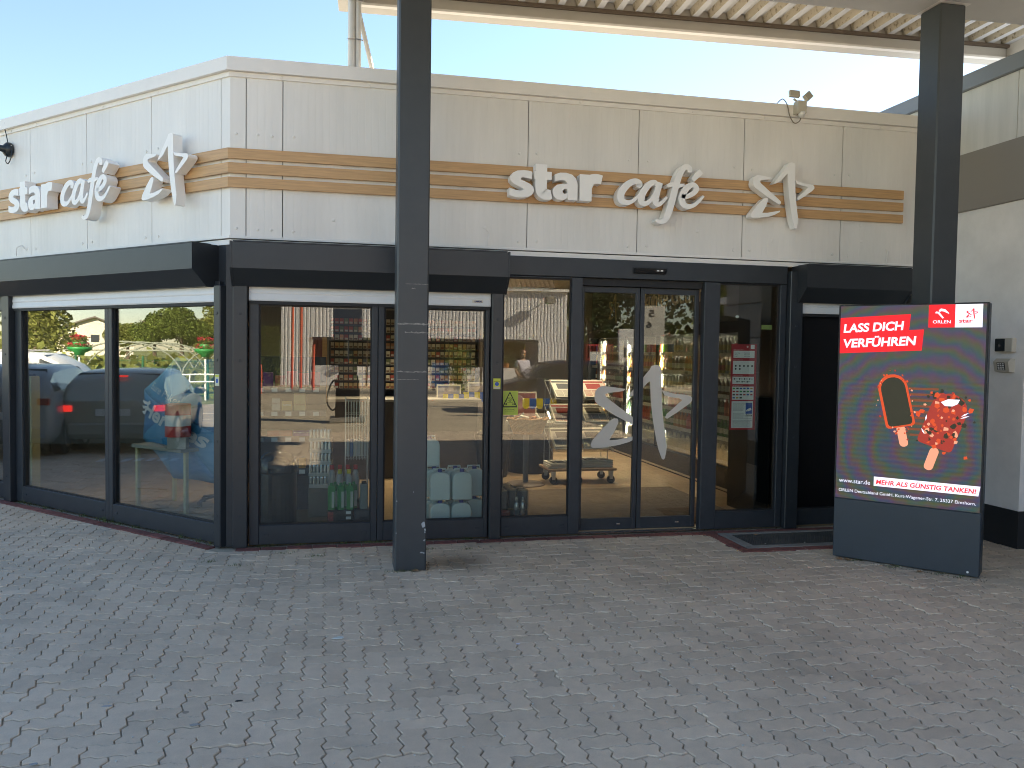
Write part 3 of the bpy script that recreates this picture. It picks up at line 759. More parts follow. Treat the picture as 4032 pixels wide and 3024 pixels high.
# twin headed floodlight with sensor on the coping
fl = thing('floodlight', TR(4.43, 0, 4.13), 'beige twin headed floodlight with motion sensor on the roof edge', 'floodlight'); fl.scale = (.82, .95, .82)
M['cream'] = mat('cream_plastic', (.52, .49, .42), .5)
MB(TW).box(-.065, .055, .055, .15, -.055, .095, .008).build('housing', M['cream'], fl)
mb = MB(TW); mb.lathe([(0, -.045), (.02, -.043), (.036, -.02), (.04, 0), (.04, .02), (0, .022)], (0.0, .125, -.055), 14); mb.build('sensor_dome', M['alu'], fl, smooth=True)
for k, (cx, tilt, yaw) in enumerate(((-.105, .08, -.15), (.075, -.65, .35))):
    h = thing_ = MB(lambda u, v, z: (0, 0, 0))
    mbx = MB(); mbx.box(-.062, .062, -.02, .02, -.04, .045, .006); hd = mbx.build('lamp_head', M['cream'], fl)
    hd.location = TW(cx, .13, .165 if k == 0 else .15); hd.rotation_euler = (R(-18), tilt, yaw)
    g2 = MB().box(-.050, .050, -.0235, -.0195, -.030, .036).build('lens', mat('led_lens', (.42, .40, .33), .25), hd)
mb = MB(TW); mb.tube([(-.09, .10, .12), (-.03, .10, .085), (.0, .10, .075), (.04, .10, .085), (.06, .12, .12)], .012, 6); mb.build('bracket', M['cream'], fl)
mb = MB(TW); mb.tube(catmull([(-.21, -.06, .10), (-.185, .02, .14), (-.15, .065, .06), (-.12, .075, -.07), (-.06, .08, -.155), (.0, .09, -.13), (.01, .10, -.07), (-.04, .10, -.06)], 5), .006, 6); mb.build('cable', mat('cable_grey', (.2, .18, .15), .6), fl)
# dome camera at the far left
cmr = thing('security_camera', TL(-3.665, 0, 3.85), 'dark round security camera with a looped cable on the far left fascia', 'camera', rotz=-R(45)); cmr.scale = (.8, .8, .8)
M['camdark'] = mat('camera_dark', (.02, .025, .028), .3)
mb = MB(lambda u, v, z: TW(u, z, v)); mb.lathe([(0, 0), (.085, 0), (.10, .02), (.095, .06), (.07, .085), (.045, .10), (.04, .17), (0, .175)], n=18); mb.build('camera_body', M['camdark'], cmr, smooth=True)
MB(TW).box(-.02, .085, .03, .045, .03, .055, .004).build('bracket', M['white'], cmr)
mb = MB(TW); mb.tube(catmull([(.02, .05, .09), (-.02, .05, .2), (-.05, .06, .32), (-.01, .06, .37), (.07, .03, .38), (.10, .0, .37)], 5), .007, 6); mb.tube(catmull([(.0, .05, -.08), (.0, .07, -.16), (.06, .07, -.2), (.10, .05, -.12), (.09, .03, .02)], 5), .007, 6); mb.build('cable', M['camdark'], cmr)

# ------------------------------------------------------------------ canopy and its pillars
CA = -R(2.6)
can = thing('canopy', (0.114, 8.109, 0), 'white steel canopy with ribbed metal underside reaching over the forecourt', 'canopy', rotz=CA)
M['beam'] = mat('beam_white', (.58, .565, .53), .5, var=.06, scale=1.5)
# local: x along the rear edge, y away from the camera (negative = toward the forecourt)
CX1, CY1 = 7.1, -6.2
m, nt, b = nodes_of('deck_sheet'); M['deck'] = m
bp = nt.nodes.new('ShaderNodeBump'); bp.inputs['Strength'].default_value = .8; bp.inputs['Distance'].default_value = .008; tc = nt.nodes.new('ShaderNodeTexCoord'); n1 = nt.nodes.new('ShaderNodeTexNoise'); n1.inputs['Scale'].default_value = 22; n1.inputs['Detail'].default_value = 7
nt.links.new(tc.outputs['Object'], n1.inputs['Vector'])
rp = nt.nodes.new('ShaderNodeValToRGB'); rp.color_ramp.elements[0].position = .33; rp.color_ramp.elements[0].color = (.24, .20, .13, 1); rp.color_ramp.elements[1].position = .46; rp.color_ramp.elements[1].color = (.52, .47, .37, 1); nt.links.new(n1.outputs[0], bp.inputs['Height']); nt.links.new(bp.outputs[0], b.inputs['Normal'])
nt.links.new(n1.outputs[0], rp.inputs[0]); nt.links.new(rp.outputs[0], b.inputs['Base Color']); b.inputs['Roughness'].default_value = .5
P_ = .2; zb, zt_ = 5.17, 5.245
prof = [(.12, zb)]; x = .12
pts = []
x = .12
while x < CX1-.1:
    pts += [(x, zt_), (x+.090, zt_), (x+.112, zb), (x+.178, zb)]; x += P_
lo = [p for p in pts]; poly = lo + [(lo[-1][0], zt_+.10), (lo[0][0], zt_+.10)]
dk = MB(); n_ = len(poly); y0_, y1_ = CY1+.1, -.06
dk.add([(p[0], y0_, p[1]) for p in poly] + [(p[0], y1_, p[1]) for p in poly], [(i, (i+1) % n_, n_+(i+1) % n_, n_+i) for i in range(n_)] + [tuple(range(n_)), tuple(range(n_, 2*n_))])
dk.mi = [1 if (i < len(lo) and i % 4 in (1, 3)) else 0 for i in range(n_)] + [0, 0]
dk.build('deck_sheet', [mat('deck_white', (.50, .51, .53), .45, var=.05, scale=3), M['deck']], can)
MB().box(0, CX1, -.055, .10, 5.002, 5.55, .006).build('edge_beam', M['beam'], can)
MB().box(0, CX1, -.115, -.057, 5.000, 5.022).build('beam_flange', M['trim'], can)
MB().box(.02, CX1, -.10, -.058, 5.135, 5.165).build('gutter_seal', mat('rust_brown', (.13, .10, .075), .8), can)
MB().box(-.10, -.002, CY1, .10, 5.002, 5.55, .006).build('edge_beam', M['beam'], can)
MB().box(CX1, CX1+.1, CY1, .10, 5.002, 5.55, .006).build('edge_beam', M['beam'], can)
MB().box(0, CX1, CY1, CY1+.1, 5.002, 5.55, .006).build('edge_beam', M['beam'], can)
MB().box(-.09, CX1+.09, CY1+.01, .09, 5.40, 5.52).build('roof_sheet', M['trim'], can)
def to_can(x, y): d = Vector((x-.114, y-8.109)); return (d.x*math.cos(-CA) - d.y*math.sin(-CA), d.x*math.sin(-CA) + d.y*math.cos(-CA))
gy = to_can(4.9, 6.25)[1]
gd = MB(); gd.box(.05, CX1-.05, gy-.50, gy, 4.685, 4.705); gd.box(.05, CX1-.05, gy-.31, gy-.19, 4.705, 5.15); gd.box(.05, CX1-.05, gy-.50, gy, 5.150, 5.168)
gd.build('girder', mat('girder_grey_white', (.60, .60, .59), .55, var=.06, scale=1.2), can)
gd = MB(); gd.box(.05, CX1-.05, gy-3.9, gy-3.4, 4.685, 4.705); gd.box(.05, CX1-.05, gy-3.71, gy-3.59, 4.705, 5.15); gd.build('girder', M['trim'], can)
# rainwater pipes standing on the shop roof, with a brace
def cl(x, y, z): a, b_ = to_can(x, y); return (a, b_, z)
pm = mat('pipe_white', (.62, .61, .58), .5, var=.08, scale=4)
pz = lambda px, py, z: (px, py, z)
for dx, r_ in ((0, .034), (.058, .026)):
    MB().tube([cl(.135+dx, 7.66, 3.86), cl(.135+dx, 7.66, 5.6)], r_, 12).build('downpipe', pm, can, smooth=True)
for z in (4.53, 4.88):
    MB().tube([cl(.095, 7.618, z), cl(.165, 7.61, z+.005), cl(.235, 7.62, z)], .005, 6).build('pipe_clamp', M['chrome'], can)
MB().tube([cl(.20, 7.70, 4.80), cl(.42, 7.95, 4.02), cl(.46, 8.0, 3.87)], .022, 10).build('brace', pm, can)
def pillar(x0, y0, w, ztop, label, chips):
    t = thing('pillar', (x0+w/2, y0+w/2, 0), label, 'pillar', 'steel pillars carrying the canopy')
    h = w/2
    MB().box(-h, h, -h, h, -.02, ztop, .012).build('shaft', M['pil'], t)
    return t
m, nt, b = nodes_of('pillar_paint'); M['pil'] = m
tc = nt.nodes.new('ShaderNodeTexCoord'); n1 = nt.nodes.new('ShaderNodeTexNoise'); n1.inputs['Scale'].default_value = 9; n1.inputs['Detail'].default_value = 8; nt.links.new(tc.outputs['Object'], n1.inputs['Vector'])
rp = nt.nodes.new('ShaderNodeValToRGB'); rp.color_ramp.elements[0].color = (.036, .043, .050, 1); rp.color_ramp.elements[1].color = (.052, .058, .062, 1); nt.links.new(n1.outputs[0], rp.inputs[0])
nt.links.new(rp.outputs[0], b.inputs['Base Color']); b.inputs['Roughness'].default_value = .42
p1_ = pillar(.465, 6.34, .247, 4.90, 'dark grey scuffed square pillar standing in front of the shop windows', True)
p2_ = pillar(4.905, 5.97, .247, 4.683, 'dark grey square pillar behind the advertising screen on the right', False)
MB().box(-.15, .15, -.15, .15, 4.6845, 4.690).build('cap_plate', M['trim'], p2_)
# scuffs and chipped paint on the near pillar
sc_ = mat('scuff', (.24, .23, .215), .8, var=.5, scale=40); ch_ = mat('chipped_paint', (.42, .44, .46), .6)
def blob(cx, cz, rx, rz, n=11):
    return [(cx + rx*random.uniform(.65, 1.15)*math.cos(k*2*math.pi/n), cz + rz*random.uniform(.65, 1.15)*math.sin(k*2*math.pi/n)) for k in range(n)]
for cx, cz, rx, rz in ((.10, .36, .016, .028), (.112, .32, .008, .01), (.112, .30, .006, .008), (.106, .235, .008, .007), (.112, .24, .005, .006), (.085, .14, .012, .006), (.104, .135, .008, .006), (.02, .62, .004, .004), (-.11, .55, .004, .008), (-.113, .30, .004, .006)):
    MB(TW).prism(blob(cx, cz, rx, rz), .1236, .1243, 'v').build('paint_chip', ch_, p1_)
for z, h_, x0, x1 in ((1.93, .012, -.12, .118), (1.865, .010, -.06, .118), (1.56, .010, -.12, .112), (1.50, .004, -.115, .05), (2.24, .004, -.06, .118), (2.205, .008, -.01, .02)):
    n_ = 14; up_ = [(x0+(x1-x0)*k/n_, z + h_*random.uniform(.1, 1)) for k in range(n_+1)]; dn = [(x0+(x1-x0)*k/n_, z - h_*random.uniform(.1, .6)) for k in range(n_, -1, -1)]
    MB(TW).prism(up_+dn, .1236, .1241, 'v').build('scuff_mark', sc_, p1_)

# ------------------------------------------------------------------ building on the right
side = thing('side_building', (6.07, 6.18, 0), 'white rendered building with grey band and dark plinth at the right edge', 'building')
rend = mat('white_render', (.84, .82, .80), .8, var=.09, scale=2, bump=.15, bscale=80)
MB().box(0, 9, 0, 14, .345, 3.17).build('wall', rend, side)
MB().box(-.012, 9, -.012, 14, -.03, .343).build('plinth', mat('black_plinth', (.018, .019, .021), .7), side)
m, nt, b = nodes_of('fascia_band'); M['band'] = m; b.inputs['Base Color'].default_value = (.27, .255, .235, 1); b.inputs['Roughness'].default_value = .4
MB().box(-.03, 9, -.9, 14, 3.172, 3.735, .004).build('band', M['band'], side)
stn = mat('stained_panel', (.60, .62, .61), .5, col2=(.72, .73, .72), scale=2.5, stretch=(3, 3, .3))
for k in range(14):
    y0 = -.9 + k*1.06
    MB().box(-.02, 9 if k == 0 else .1, y0+.004, y0+1.056, 3.737, 4.345).build('upper_panel', stn, side)
MB().box(-.06, 9, -.94, 14, 4.347, 4.50, .006).build('coping', mat('coping_blue_grey', (.21, .24, .28), .4), side)
MB().box(.1, 9, .2, 14, 3.74, 4.34).build('backing', M['conc'], side)
# grey panelled gate wall going on toward the forecourt
gw = mat('gate_panel_grey', (.24, .24, .26), .5)
for k in range(7): MB().box(.42, .50, -4.2, -.015, .36+k*.55, .36+k*.55+.54, .01).build('gate_panel', gw, side)
MB().box(.50, 9, -4.2, -.015, -.03, 4.22).build('wall', rend, side); MB().box(.40, .499, -4.2, -.015, -.03, .35).build('plinth', M['gasket'], side)
# unseen low building, added farther right to shade the forecourt
shade_bld = thing('shade_building', (12, -9, 0), 'low grey building added to shade the forecourt right of the pumps', 'building')
MB().box(0, 9, 0, 11, -.03, 3.3).build('wall', gw, shade_bld); MB().box(-.15, 9.1, -.15, 11.1, 3.302, 3.5).build('roof', M['trim'], shade_bld)
# key switch and key pad on its wall
kp = thing('keypad', (6.07, 6.37, 1.60), 'beige keypad with sloped hood on the white wall, lower of two boxes', 'keypad')
mb = MB(); mb.prism([(0, 0), (-.055, .01), (-.075, .10), (-.04, .13), (0, .13)], -.085, .085, 'v')
mb.build('housing', M['cream'], kp)
MB().prism([(-.0585, .022), (-.0610, .023), (-.0755, .093), (-.073, .092)], -.045, .045, 'v').build('key_field', M['camdark'], kp)
k0 = None
for r_ in range(4):
    for c_ in range(3):
        zz = .028 + r_*.016; xx = -.0615 - (zz-.022)*.205
        if k0 is None:
            k0 = MB().box(-.003, .001, -.009, .009, 0, .011).build('key', M['alu'], kp, loc=(xx, -.027+c_*.027, zz))
        else: copy_mesh(k0, (xx, -.027+c_*.027, zz), parent=kp)
ks = thing('key_switch', (6.07, 6.37, 1.79), 'dark faced key switch box on the white wall above the keypad', 'switch')
MB().box(-.05, 0, -.10, .10, 0, .13, .006).build('housing', M['cream'], ks)
MB().box(-.056, -.049, -.02, .095, .008, .122, .003).build('face', M['camdark'], ks)
MB(lambda u, v, z: (-z, u, v)).lathe([(0, .05), (.014, .05), (.014, .066), (0, .066)], (.035, .06, 0), 10).build('lock', M['chrome'], ks)

# ------------------------------------------------------------------ advertising screen
TA = R(-48.944)
tot = thing('advertising_screen', (4.207, 6.21, 0), 'free standing dark blue advertising screen showing two ice lollies', 'screen', rotz=TA)
# local: x along the face, front face at y = 0 facing -y
TD = .15; TWd, TH = 1.112, 2.165
navy = mat('navy_metal', (.026, .038, .052), .4, var=.08, scale=4)
mb = MB(); mb.box(0, TWd, .012, TD, .02, TH, .006); mb.build('cabinet', navy, tot)
mb = MB(); mb.box(.004, TWd-.004, 0, .0115, .012, .515, .004); mb.build('base_panel', navy, tot)
mb = MB(); mb.box(0, .012, -.004, .011, .522, TH, .002); mb.box(TWd-.014, TWd, -.004, .011, .522, TH, .002); mb.box(.0125, TWd-.0145, -.004, .011, TH-.010, TH, .002); mb.build('bezel', M['gasket'], tot)
m, nt, b = nodes_of('led_matrix')
tc = nt.nodes.new('ShaderNodeTexCoord'); sp = nt.nodes.new('ShaderNodeSeparateXYZ'); nt.links.new(tc.outputs['Object'], sp.inputs[0])
def mth(op, a, b_=None, c=None):
    n = nt.nodes.new('ShaderNodeMath'); n.operation = op
    for i, q in enumerate((a, b_, c)):
        if q is None: continue
        if isinstance(q, (int, float)): n.inputs[i].default_value = q
        else: nt.links.new(q, n.inputs[i])
    return n.outputs[0]
X_, Z_ = sp.outputs[0], sp.outputs[2]
dx = mth('SUBTRACT', X_, .66); dz_ = mth('SUBTRACT', Z_, 1.02)
rr = mth('SQRT', mth('ADD', mth('POWER', mth('ABSOLUTE', mth('MULTIPLY', dx, 1.05)), 2), mth('POWER', mth('ABSOLUTE', dz_), 2)))
ph = mth('MULTIPLY', mth('POWER', rr, 1.5), 40)
st_ = mth('MULTIPLY', Z_, 150)
nzz = nt.nodes.new('ShaderNodeTexNoise'); nzz.inputs['Scale'].default_value = 5; nt.links.new(tc.outputs['Object'], nzz.inputs['Vector'])
ph = mth('MULTIPLY_ADD', nzz.outputs[0], 9, ph)
cr_ = nt.nodes.new('ShaderNodeCombineColor')
for i, (o_, base, amp) in enumerate(((0.0, .108, .055), (2.1, .100, .036), (4.4, .112, .066))):
    w = mth('SINE', mth('ADD', ph, o_)); s2 = mth('SINE', mth('MULTIPLY_ADD', X_, 70, o_*1.7))
    low = mth('MULTIPLY', mth('SINE', mth('ADD', st_, o_*.6)), mth('LESS_THAN', Z_, 1.55))
    val = mth('ADD', mth('MULTIPLY', w, amp*.75), base); val = mth('ADD', val, mth('MULTIPLY', low, amp*.38)); val = mth('ADD', val, mth('MULTIPLY', s2, amp*.18))
    nt.links.new(mth('MAXIMUM', val, .012), cr_.inputs[i])
b.inputs['Base Color'].default_value = (.015, .015, .015, 1); b.inputs['Roughness'].default_value = .5
nt.links.new(cr_.outputs[0], b.inputs['Emission Color']); b.inputs['Emission Strength'].default_value = .09
scr_ = MB().box(.0125, TWd-.0145, 0, .011, .522, TH-.011).build('display', m, tot)
def led(name, col, s=1.0): return mat(name, tuple(c*.1 for c in col), .6, emit=col, es=s*.27)
LR, LW, LO = led('led_red', (1, .012, .02), .62), led('led_white', (.85, .86, 1.0), .75), led('led_orange', (1, .11, .02), .46)
LO2, LD, LSt = led('led_dark_orange', (.60, .055, .03), .42), led('led_dark', (.05, .045, .02), .4), led('led_stick', (1, .42, .25), .6)
def TS(u, v, z): return (u, -v, z)
def shape(pts, layer, m, name='picture'):
    MB(TS).prism(pts, .0003 + .0006*layer - .0003, .0003 + .0006*layer, 'v').build(name, m, scr_)
def slab(u0, u1, z0, z1, sl=.047): return [(u0, z0), (u1-.012, z0+(u1-u0)*sl), (u1, z1+(u1-u0)*sl), (u0, z1)]
shape(slab(.013, .56, 1.90, 2.055), 1, LR, 'banner'); shape(slab(.013, .66, 1.755, 1.925), 2, LR, 'banner')
def stext(body, u, z, size, fit, m, layer=4, rot=0.0, **kw):
    t = MB(TS); add_text(t, body, u, .0003+.0006*layer, z, size, fit=fit, rot=rot, **kw); t.build('lettering', m, scr_)
stext('LASS DICH', .04, 1.932, .098, .475, LW, rot=.047, shear=.14, offset=.0034)
stext('VERFÜHREN', .045, 1.805, .098, .565, LW, rot=.047, shear=.14, offset=.0034)
shape([(.69, 1.97), (.879, 1.97), (.879, 2.152), (.69, 2.152)], 1, LR, 'logo_field')
shape([(.8795, 1.97), (1.07, 1.97), (1.07, 2.152), (.8795, 2.152)], 1, LW, 'logo_field')
stext('ORLEN', .722, 2.003, .036, .128, LW, offset=.0004)
shape([(.735, 2.086), (.745, 2.098), (.765, 2.094), (.800, 2.048), (.792, 2.040), (.772, 2.062), (.756, 2.082), (.74, 2.083)], 3, LW, 'logo')
shape([(.762, 2.108), (.778, 2.121), (.808, 2.115), (.838, 2.082), (.832, 2.079), (.800, 2.096), (.782, 2.100), (.768, 2.094)], 4, LW, 'logo')
stext('star', .908, 2.008, .044, .095, LR, offset=.001)
for k in range(4): shape(star_pts(k, .955, 1.038, 2.036, 2.118), 3+k*.1, LR, 'logo')
stext('www.star.de', .04, .655, .052, .25, LW)
shape([(.318, .650), (1.085, .650), (1.097, .728), (.318, .728)], 1, LW, 'banner')
stext('MEHR ALS GÜNSTIG TANKEN!', .335, .668, .052, .735, LR, shear=.15, offset=.0013)
stext('ORLEN Deutschland GmbH, Kurt-Wagener-Str. 7, 25337 Elmshorn.', .04, .577, .036, 1.03, LW)
# two lollies: a hollow glowing outline on the left, a splashing one on the right
def stadium(cx, cz, w, h, rot, n=10):
    P = []
    for k in range(n+1): a = math.pi*k/n; P.append((w/2*math.cos(a), h/2-w/2 + w/2*math.sin(a)))
    for k in range(5): a = math.pi/2*k/4; P.append((-w/2+.03-.03*math.cos(a), -h/2+.03-.03*math.sin(a)))
    for k in range(5): a = math.pi/2*k/4; P.append((w/2-.03+.03*math.sin(a), -h/2+.03-.03*math.cos(a)))
    c, s = math.cos(rot), math.sin(rot)
    return [(cx+x*c-z*s, cz+x*s+z*c) for x, z in P]
shape(stadium(.525, 1.085, .066, .18, .22), 3, LSt); shape(stadium(.465, 1.37, .225, .44, .22), 4, LO); shape(stadium(.468, 1.365, .187, .402, .22), 5, LD)
shape(stadium(.745, .915, .068, .19, -.30), 3, LSt); shape(stadium(.828, 1.225, .265, .45, -.32), 4, LO2)
random.seed(11)
def shard(cx, cz, r, layer, m, el=1.0):
    a0_ = random.random()*3; n = random.choice((4, 5, 6))
    shape([(cx + r*random.uniform(.5, 1.1)*math.cos(a0_+k*6.283/n), cz + el*r*random.uniform(.5, 1.1)*math.sin(a0_+k*6.283/n)) for k in range(n)], layer, m)
for k in range(110):
    x, z = random.gauss(0, .085), random.uniform(-.24, .24)
    c, s = math.cos(-.32), math.sin(-.32); ly = 5 + k*.02
    shard(.835+x*c-z*s, 1.22+x*s+z*c, random.uniform(.010, .028), ly, random.choice((LO, LO, LO2, LD, LD, LSt)))
for k in range(46):
    a = random.uniform(0, 6.28); c, s = math.cos(.22), math.sin(.22); x, z = .105*math.cos(a)*random.uniform(.95, 1.5), .215*math.sin(a)*random.uniform(.95, 1.25)
    shard(.47+x*c-z*s, 1.36+x*s+z*c, random.uniform(.004, .013), 6.6 + k*.02, random.choice((LO, LO2, LSt)))
shape([(.80, 1.375), (.85, 1.40), (.935, 1.40), (.92, 1.365), (.885, 1.345), (.83, 1.345)], 8, LW)
for a, b_ in (((.945, 1.265), (1.0, 1.30)), ((.94, 1.25), (1.005, 1.275)), ((.695, 1.22), (.70, 1.27)), ((.665, 1.16), (.69, 1.11))):
    A, B = Vector(a), Vector(b_); n_ = Vector((-(B-A).y, (B-A).x)).normalized()*.006; shape([tuple(A), tuple((A+B)/2+n_), tuple(B), tuple((A+B)/2-n_)], 8.2, LW)
for k in range(9): shape([(.58-.01*(k % 3), 1.09+k*.047), (.86-.02*abs(k-4), 1.09+k*.047), (.86-.02*abs(k-4), 1.108+k*.047), (.58-.01*(k % 3), 1.108+k*.047)], .9, led('led_band_%d' % k, (.5, .14, .05), .26))
sw = MB(TS); sw.prism([(1.03+.009*math.cos(k*.785), .043+.009*math.sin(k*.785)) for k in range(8)], 0, .004, 'v'); sw.build('screw', M['alu'], tot)
# ------------------------------------------------------------------ inside the shop
FL = .02
def lamp(name, x, y, z, w, e, col=(1, .80, .56)):
    t = thing(name, (x, y, z), None, None)
    d = bpy.data.lights.new(name, 'AREA'); d.shape = 'DISK'; d.size = w; d.energy = e; d.color = col; d.spread = R(100)
    o = bpy.data.objects.new('lamp_light', d); COL.objects.link(o); o.parent = t; o.location = (0, 0, -.03)
    MB().lathe([(0, 0), (.075, 0), (.085, .03), (.085, .07), (0, .07)], n=16).build('lamp_housing', M['white'], t)
    MB().lathe([(0, -.004), (.062, -.004), (.062, -.001), (0, -.001)], n=16).build('lamp_lens', M['lit'], t)
    return t
M['lit'] = mat('lit_lamp', (.8, .7, .5), .5, emit=(1, .70, .36), es=4)
names = ['above the entrance mat', 'above the newspaper rack', 'above the counter', 'in front of the cooler doors', 'above the confectionery shelf', 'above the parcel table', 'at the back of the shop']
for k, (x, y, e) in enumerate(((2.7, 9.9, 3.5), (3.3, 11.2, 5), (1.0, 10.9, 6), (3.9, 12.8, 9), (-.4, 9.6, 2.2), (-2.4, 10.2, 1.3), (.2, 13.6, 4))):
    l = lamp('ceiling_lamp', x, y, 2.84, .14, e); tag(l, 'warm round ceiling lamp ' + names[k], 'lamp', 'ceiling lamps in the shop')

# entrance mat with ribs
matm = mat('coir_rib', (.20, .14, .085), .9, var=.4, scale=12, stretch=(.4, 6, 1))
mt = thing('entrance_mat', (2.85, 8.62, FL), 'brown ribbed entrance mat just inside the sliding doors', 'mat')
MB().box(-1.32, 1.36, -1.05, 1.08, 0, .006).build('mat_base', M['rubber'], mt)
rb = MB(); y = -1.04
while y < 1.06: rb.box(-1.31, 1.35, y, y+.022, .006, .014); y += .034
tag(rb.build('mat_rib', matm, mt), kind='stuff')

# black litter bin with domed lid
lb = thing('litter_bin', (-.515, 7.86, FL), 'black round top litter bin standing behind the left front pane', 'bin')
MB().lathe([(0, 0), (.165, 0), (.172, .02), (.172, .54), (.168, .55), (0, .55)], n=28).build('body', M['black'], lb, smooth=False)
gl = mat('gloss_black', (.012, .014, .016), .12)
MB().lathe([(.178, .552), (.180, .575), (.176, .62), (.160, .68), (.125, .725), (.07, .75), (0, .757)], n=28).build('lid', gl, lb, smooth=True)
MB().box(-.08, .08, -.176, -.15, .60, .68, .004).build('flap', gl, lb)

# stacked trays of slim cans
canm = mat('can_silver', (.58, .60, .60), .25, metal=.7); canr = mat('can_print', (.5, .5, .5), .35)
card = mat('tray_card', (.50, .48, .44), .8)
sp_ = thing('grey_plinth', (-.135, 8.56, FL), 'grey box plinth under the tall stack of can trays', 'plinth'); MB().box(-.12, .12, -.10, .10, 0, .285, .003).build('block', mat('plinth_grey', (.20, .18, .15), .7), sp_)
tr = thing('can_tray', (-.135, 8.56, FL+.287), None, None); tr.scale = (.84, .84, .84)
MB().box(-.13, .13, -.09, .09, 0, .045, .003).build('tray', card, tr)
c0 = None
for i in range(6):
    for j in range(4):
        x, y = -.107+i*.0428, -.066+j*.044
        if c0 is None: c0 = MB().lathe([(0, .012), (.019, .012), (.0205, .02), (.0205, .125), (.017, .136), (.016, .140), (0, .139)], n=10).build('can', canm, tr, smooth=False, loc=(x, y, 0))
        else: copy_mesh(c0, (x, y, 0), parent=tr)
order = ['lowest', 'second', 'middle', 'fourth', 'topmost']
tag(tr, 'lowest cardboard tray of slim silver cans in the tall stack', 'can tray', 'stacked trays of cans'); tr.rotation_euler = (0, 0, R(-6))
for k in range(1, 5): dup(tr, (-.135+random.uniform(-.006, .006), 8.56+random.uniform(-.006, .006), FL+.287+.1190*k), R(-6+random.uniform(-2, 2)), order[k] + ' cardboard tray of slim silver cans in the tall stack')

# confectionery shelf in the second row
go = thing('confectionery_shelf', (-.42, 9.0, FL), 'dark confectionery shelf with sloping tiers behind the litter bin', 'shelf')
gm_ = mat('shelf_dark', (.055, .05, .06), .5); tagm = mat('price_tag', (.65, .65, .64), .6)
MB().box(-.42, .33, .18, .24, 0, 1.62).build('back_panel', gm_, go)
tiers = (.42, .76, 1.03, 1.28)
for z in tiers:
    o = MB().prism([(-.20, z), (.18, z+.05), (.18, z+.07), (-.20, z+.02), (-.215, z+.03), (-.225, z-.03), (-.21, z-.035)], -.42, .33, 'u').build('shelf_tier', gm_, go)
    for q in range(5): MB().quad((-.36+q*.14, -.228, z-.024), (-.30+q*.14, -.228, z-.024), (-.30+q*.14, -.2275, z+.018), (-.36+q*.14, -.2275, z+.018)).build('price_tag', tagm, o)
MB().box(-.40, .31, -.14, .18, 0, .36).build('plinth', gm_, go)
def carton(x, y, z, w, d, h, col, text, tcol, label, tilt=-.12, name='sweet_box', group='boxes of sweets on the shelf'):
    t = thing(name, (x, y, z), label, 'box', group); t.rotation_euler = (tilt, 0, random.uniform(-.06, .06))
    MB().box(-w/2, w/2, -d/2, d/2, 0, h, .002).build('carton', mat('carton', col, .45, var=.12, scale=20), t)
    if text:
        s = MB(TW); add_text(s, text, -w*.42, d/2+.0012, h*.52, h*.26, fit=w*.84); s.build('lettering', mat('print', tcol, .5), t)
carton(-.60, 8.86, FL+1.052, .085, .05, .13, (.50, .46, .40), 'merci', (.15, .08, .05), 'pale merci chocolate box on the third tier')
carton(-.49, 8.86, FL+1.052, .105, .05, .10, (.50, .34, .13), 'Toffifee', (.75, .72, .65), 'gold Toffifee box beside the merci box')
for q, nm in enumerate(('lower', 'upper')): carton(-.36, 8.86, FL+1.052+q*.111, .12, .05, .11, (.48, .36, .17), 'Choco Crossies', (.30, .07, .04), nm + ' yellow Choco Crossies carton next to the gold box')
carton(-.62, 8.84, FL+.785, .13, .07, .06, (.42, .06, .04), None, None, 'red sweet packet at the left end of the second tier')
carton(-.50, 8.84, FL+.785, .13, .07, .06, (.40, .10, .06), None, None, 'red and pale sweet packet beside the purple bars')
for q, nm in enumerate(('left', 'right')): carton(-.36+q*.13, 8.84, FL+.785, .13, .07, .06, (.08, .03, .22), 'Milka', (.7, .7, .75), nm + ' of two purple Milka packets on the second tier')
carton(-.33, 8.84, FL+.445, .07, .06, .11, (.55, .25, .03), None, None, 'orange carton on the lowest tier'); carton(-.43, 8.84, FL+.445, .09, .06, .13, (.30, .22, .18), None, None, 'brown and white bag on the lowest tier')
for q in range(5): carton(-.68+q*.12, 8.86, FL+1.305, .10, .05, random.uniform(.11, .17), random.choice([(.42, .28, .14), (.40, .05, .06), (.20, .04, .22)]), None, None, ['leftmost', 'second', 'third', 'fourth', 'rightmost'][q] + ' sweet carton on the top tier of the shelf')

# green bottles on dark boxes, yellow capped bottles, grey container and black oil can
bx = thing('firelighter_box', (.055, 7.72, FL), 'black printed carton under the green bottles', 'box')
MB().box(-.115, .115, -.07, .09, 0, .215, .003).build('carton', mat('black_print', (.03, .025, .025), .5, var=.6, scale=30), bx)
for q in range(4): MB().box(.055, .100, -.0715, -.0702, .03+q*.05, .055+q*.05).build('bar_code', M['white'], bx)
MB().box(-.112, -.06, -.0715, -.0702, .02, .20).build('pattern_field', mat('red_print', (.32, .05, .04), .5, var=.7, scale=60), bx)
grn = mat('green_plastic', (.015, .22, .055), .35); lblm = mat('label_grey', (.42, .46, .42), .6)
gb = thing('green_bottle', (0, 0, 0), None, None)
MB().prism([(-.030, 0), (.030, 0), (.032, .19), (.026, .225), (-.026, .225), (-.032, .19)], -.02, .02, 'v').build('body', grn, gb)
MB().lathe([(0, .225), (.014, .225), (.014, .25), (0, .25)], n=10).build('cap', grn, gb)
MB().box(.004, .028, -.0215, -.0202, .02, .17).build('label', lblm, gb)
nm = ['first', 'second', 'third', 'fourth', 'fifth', 'sixth']
k = 0
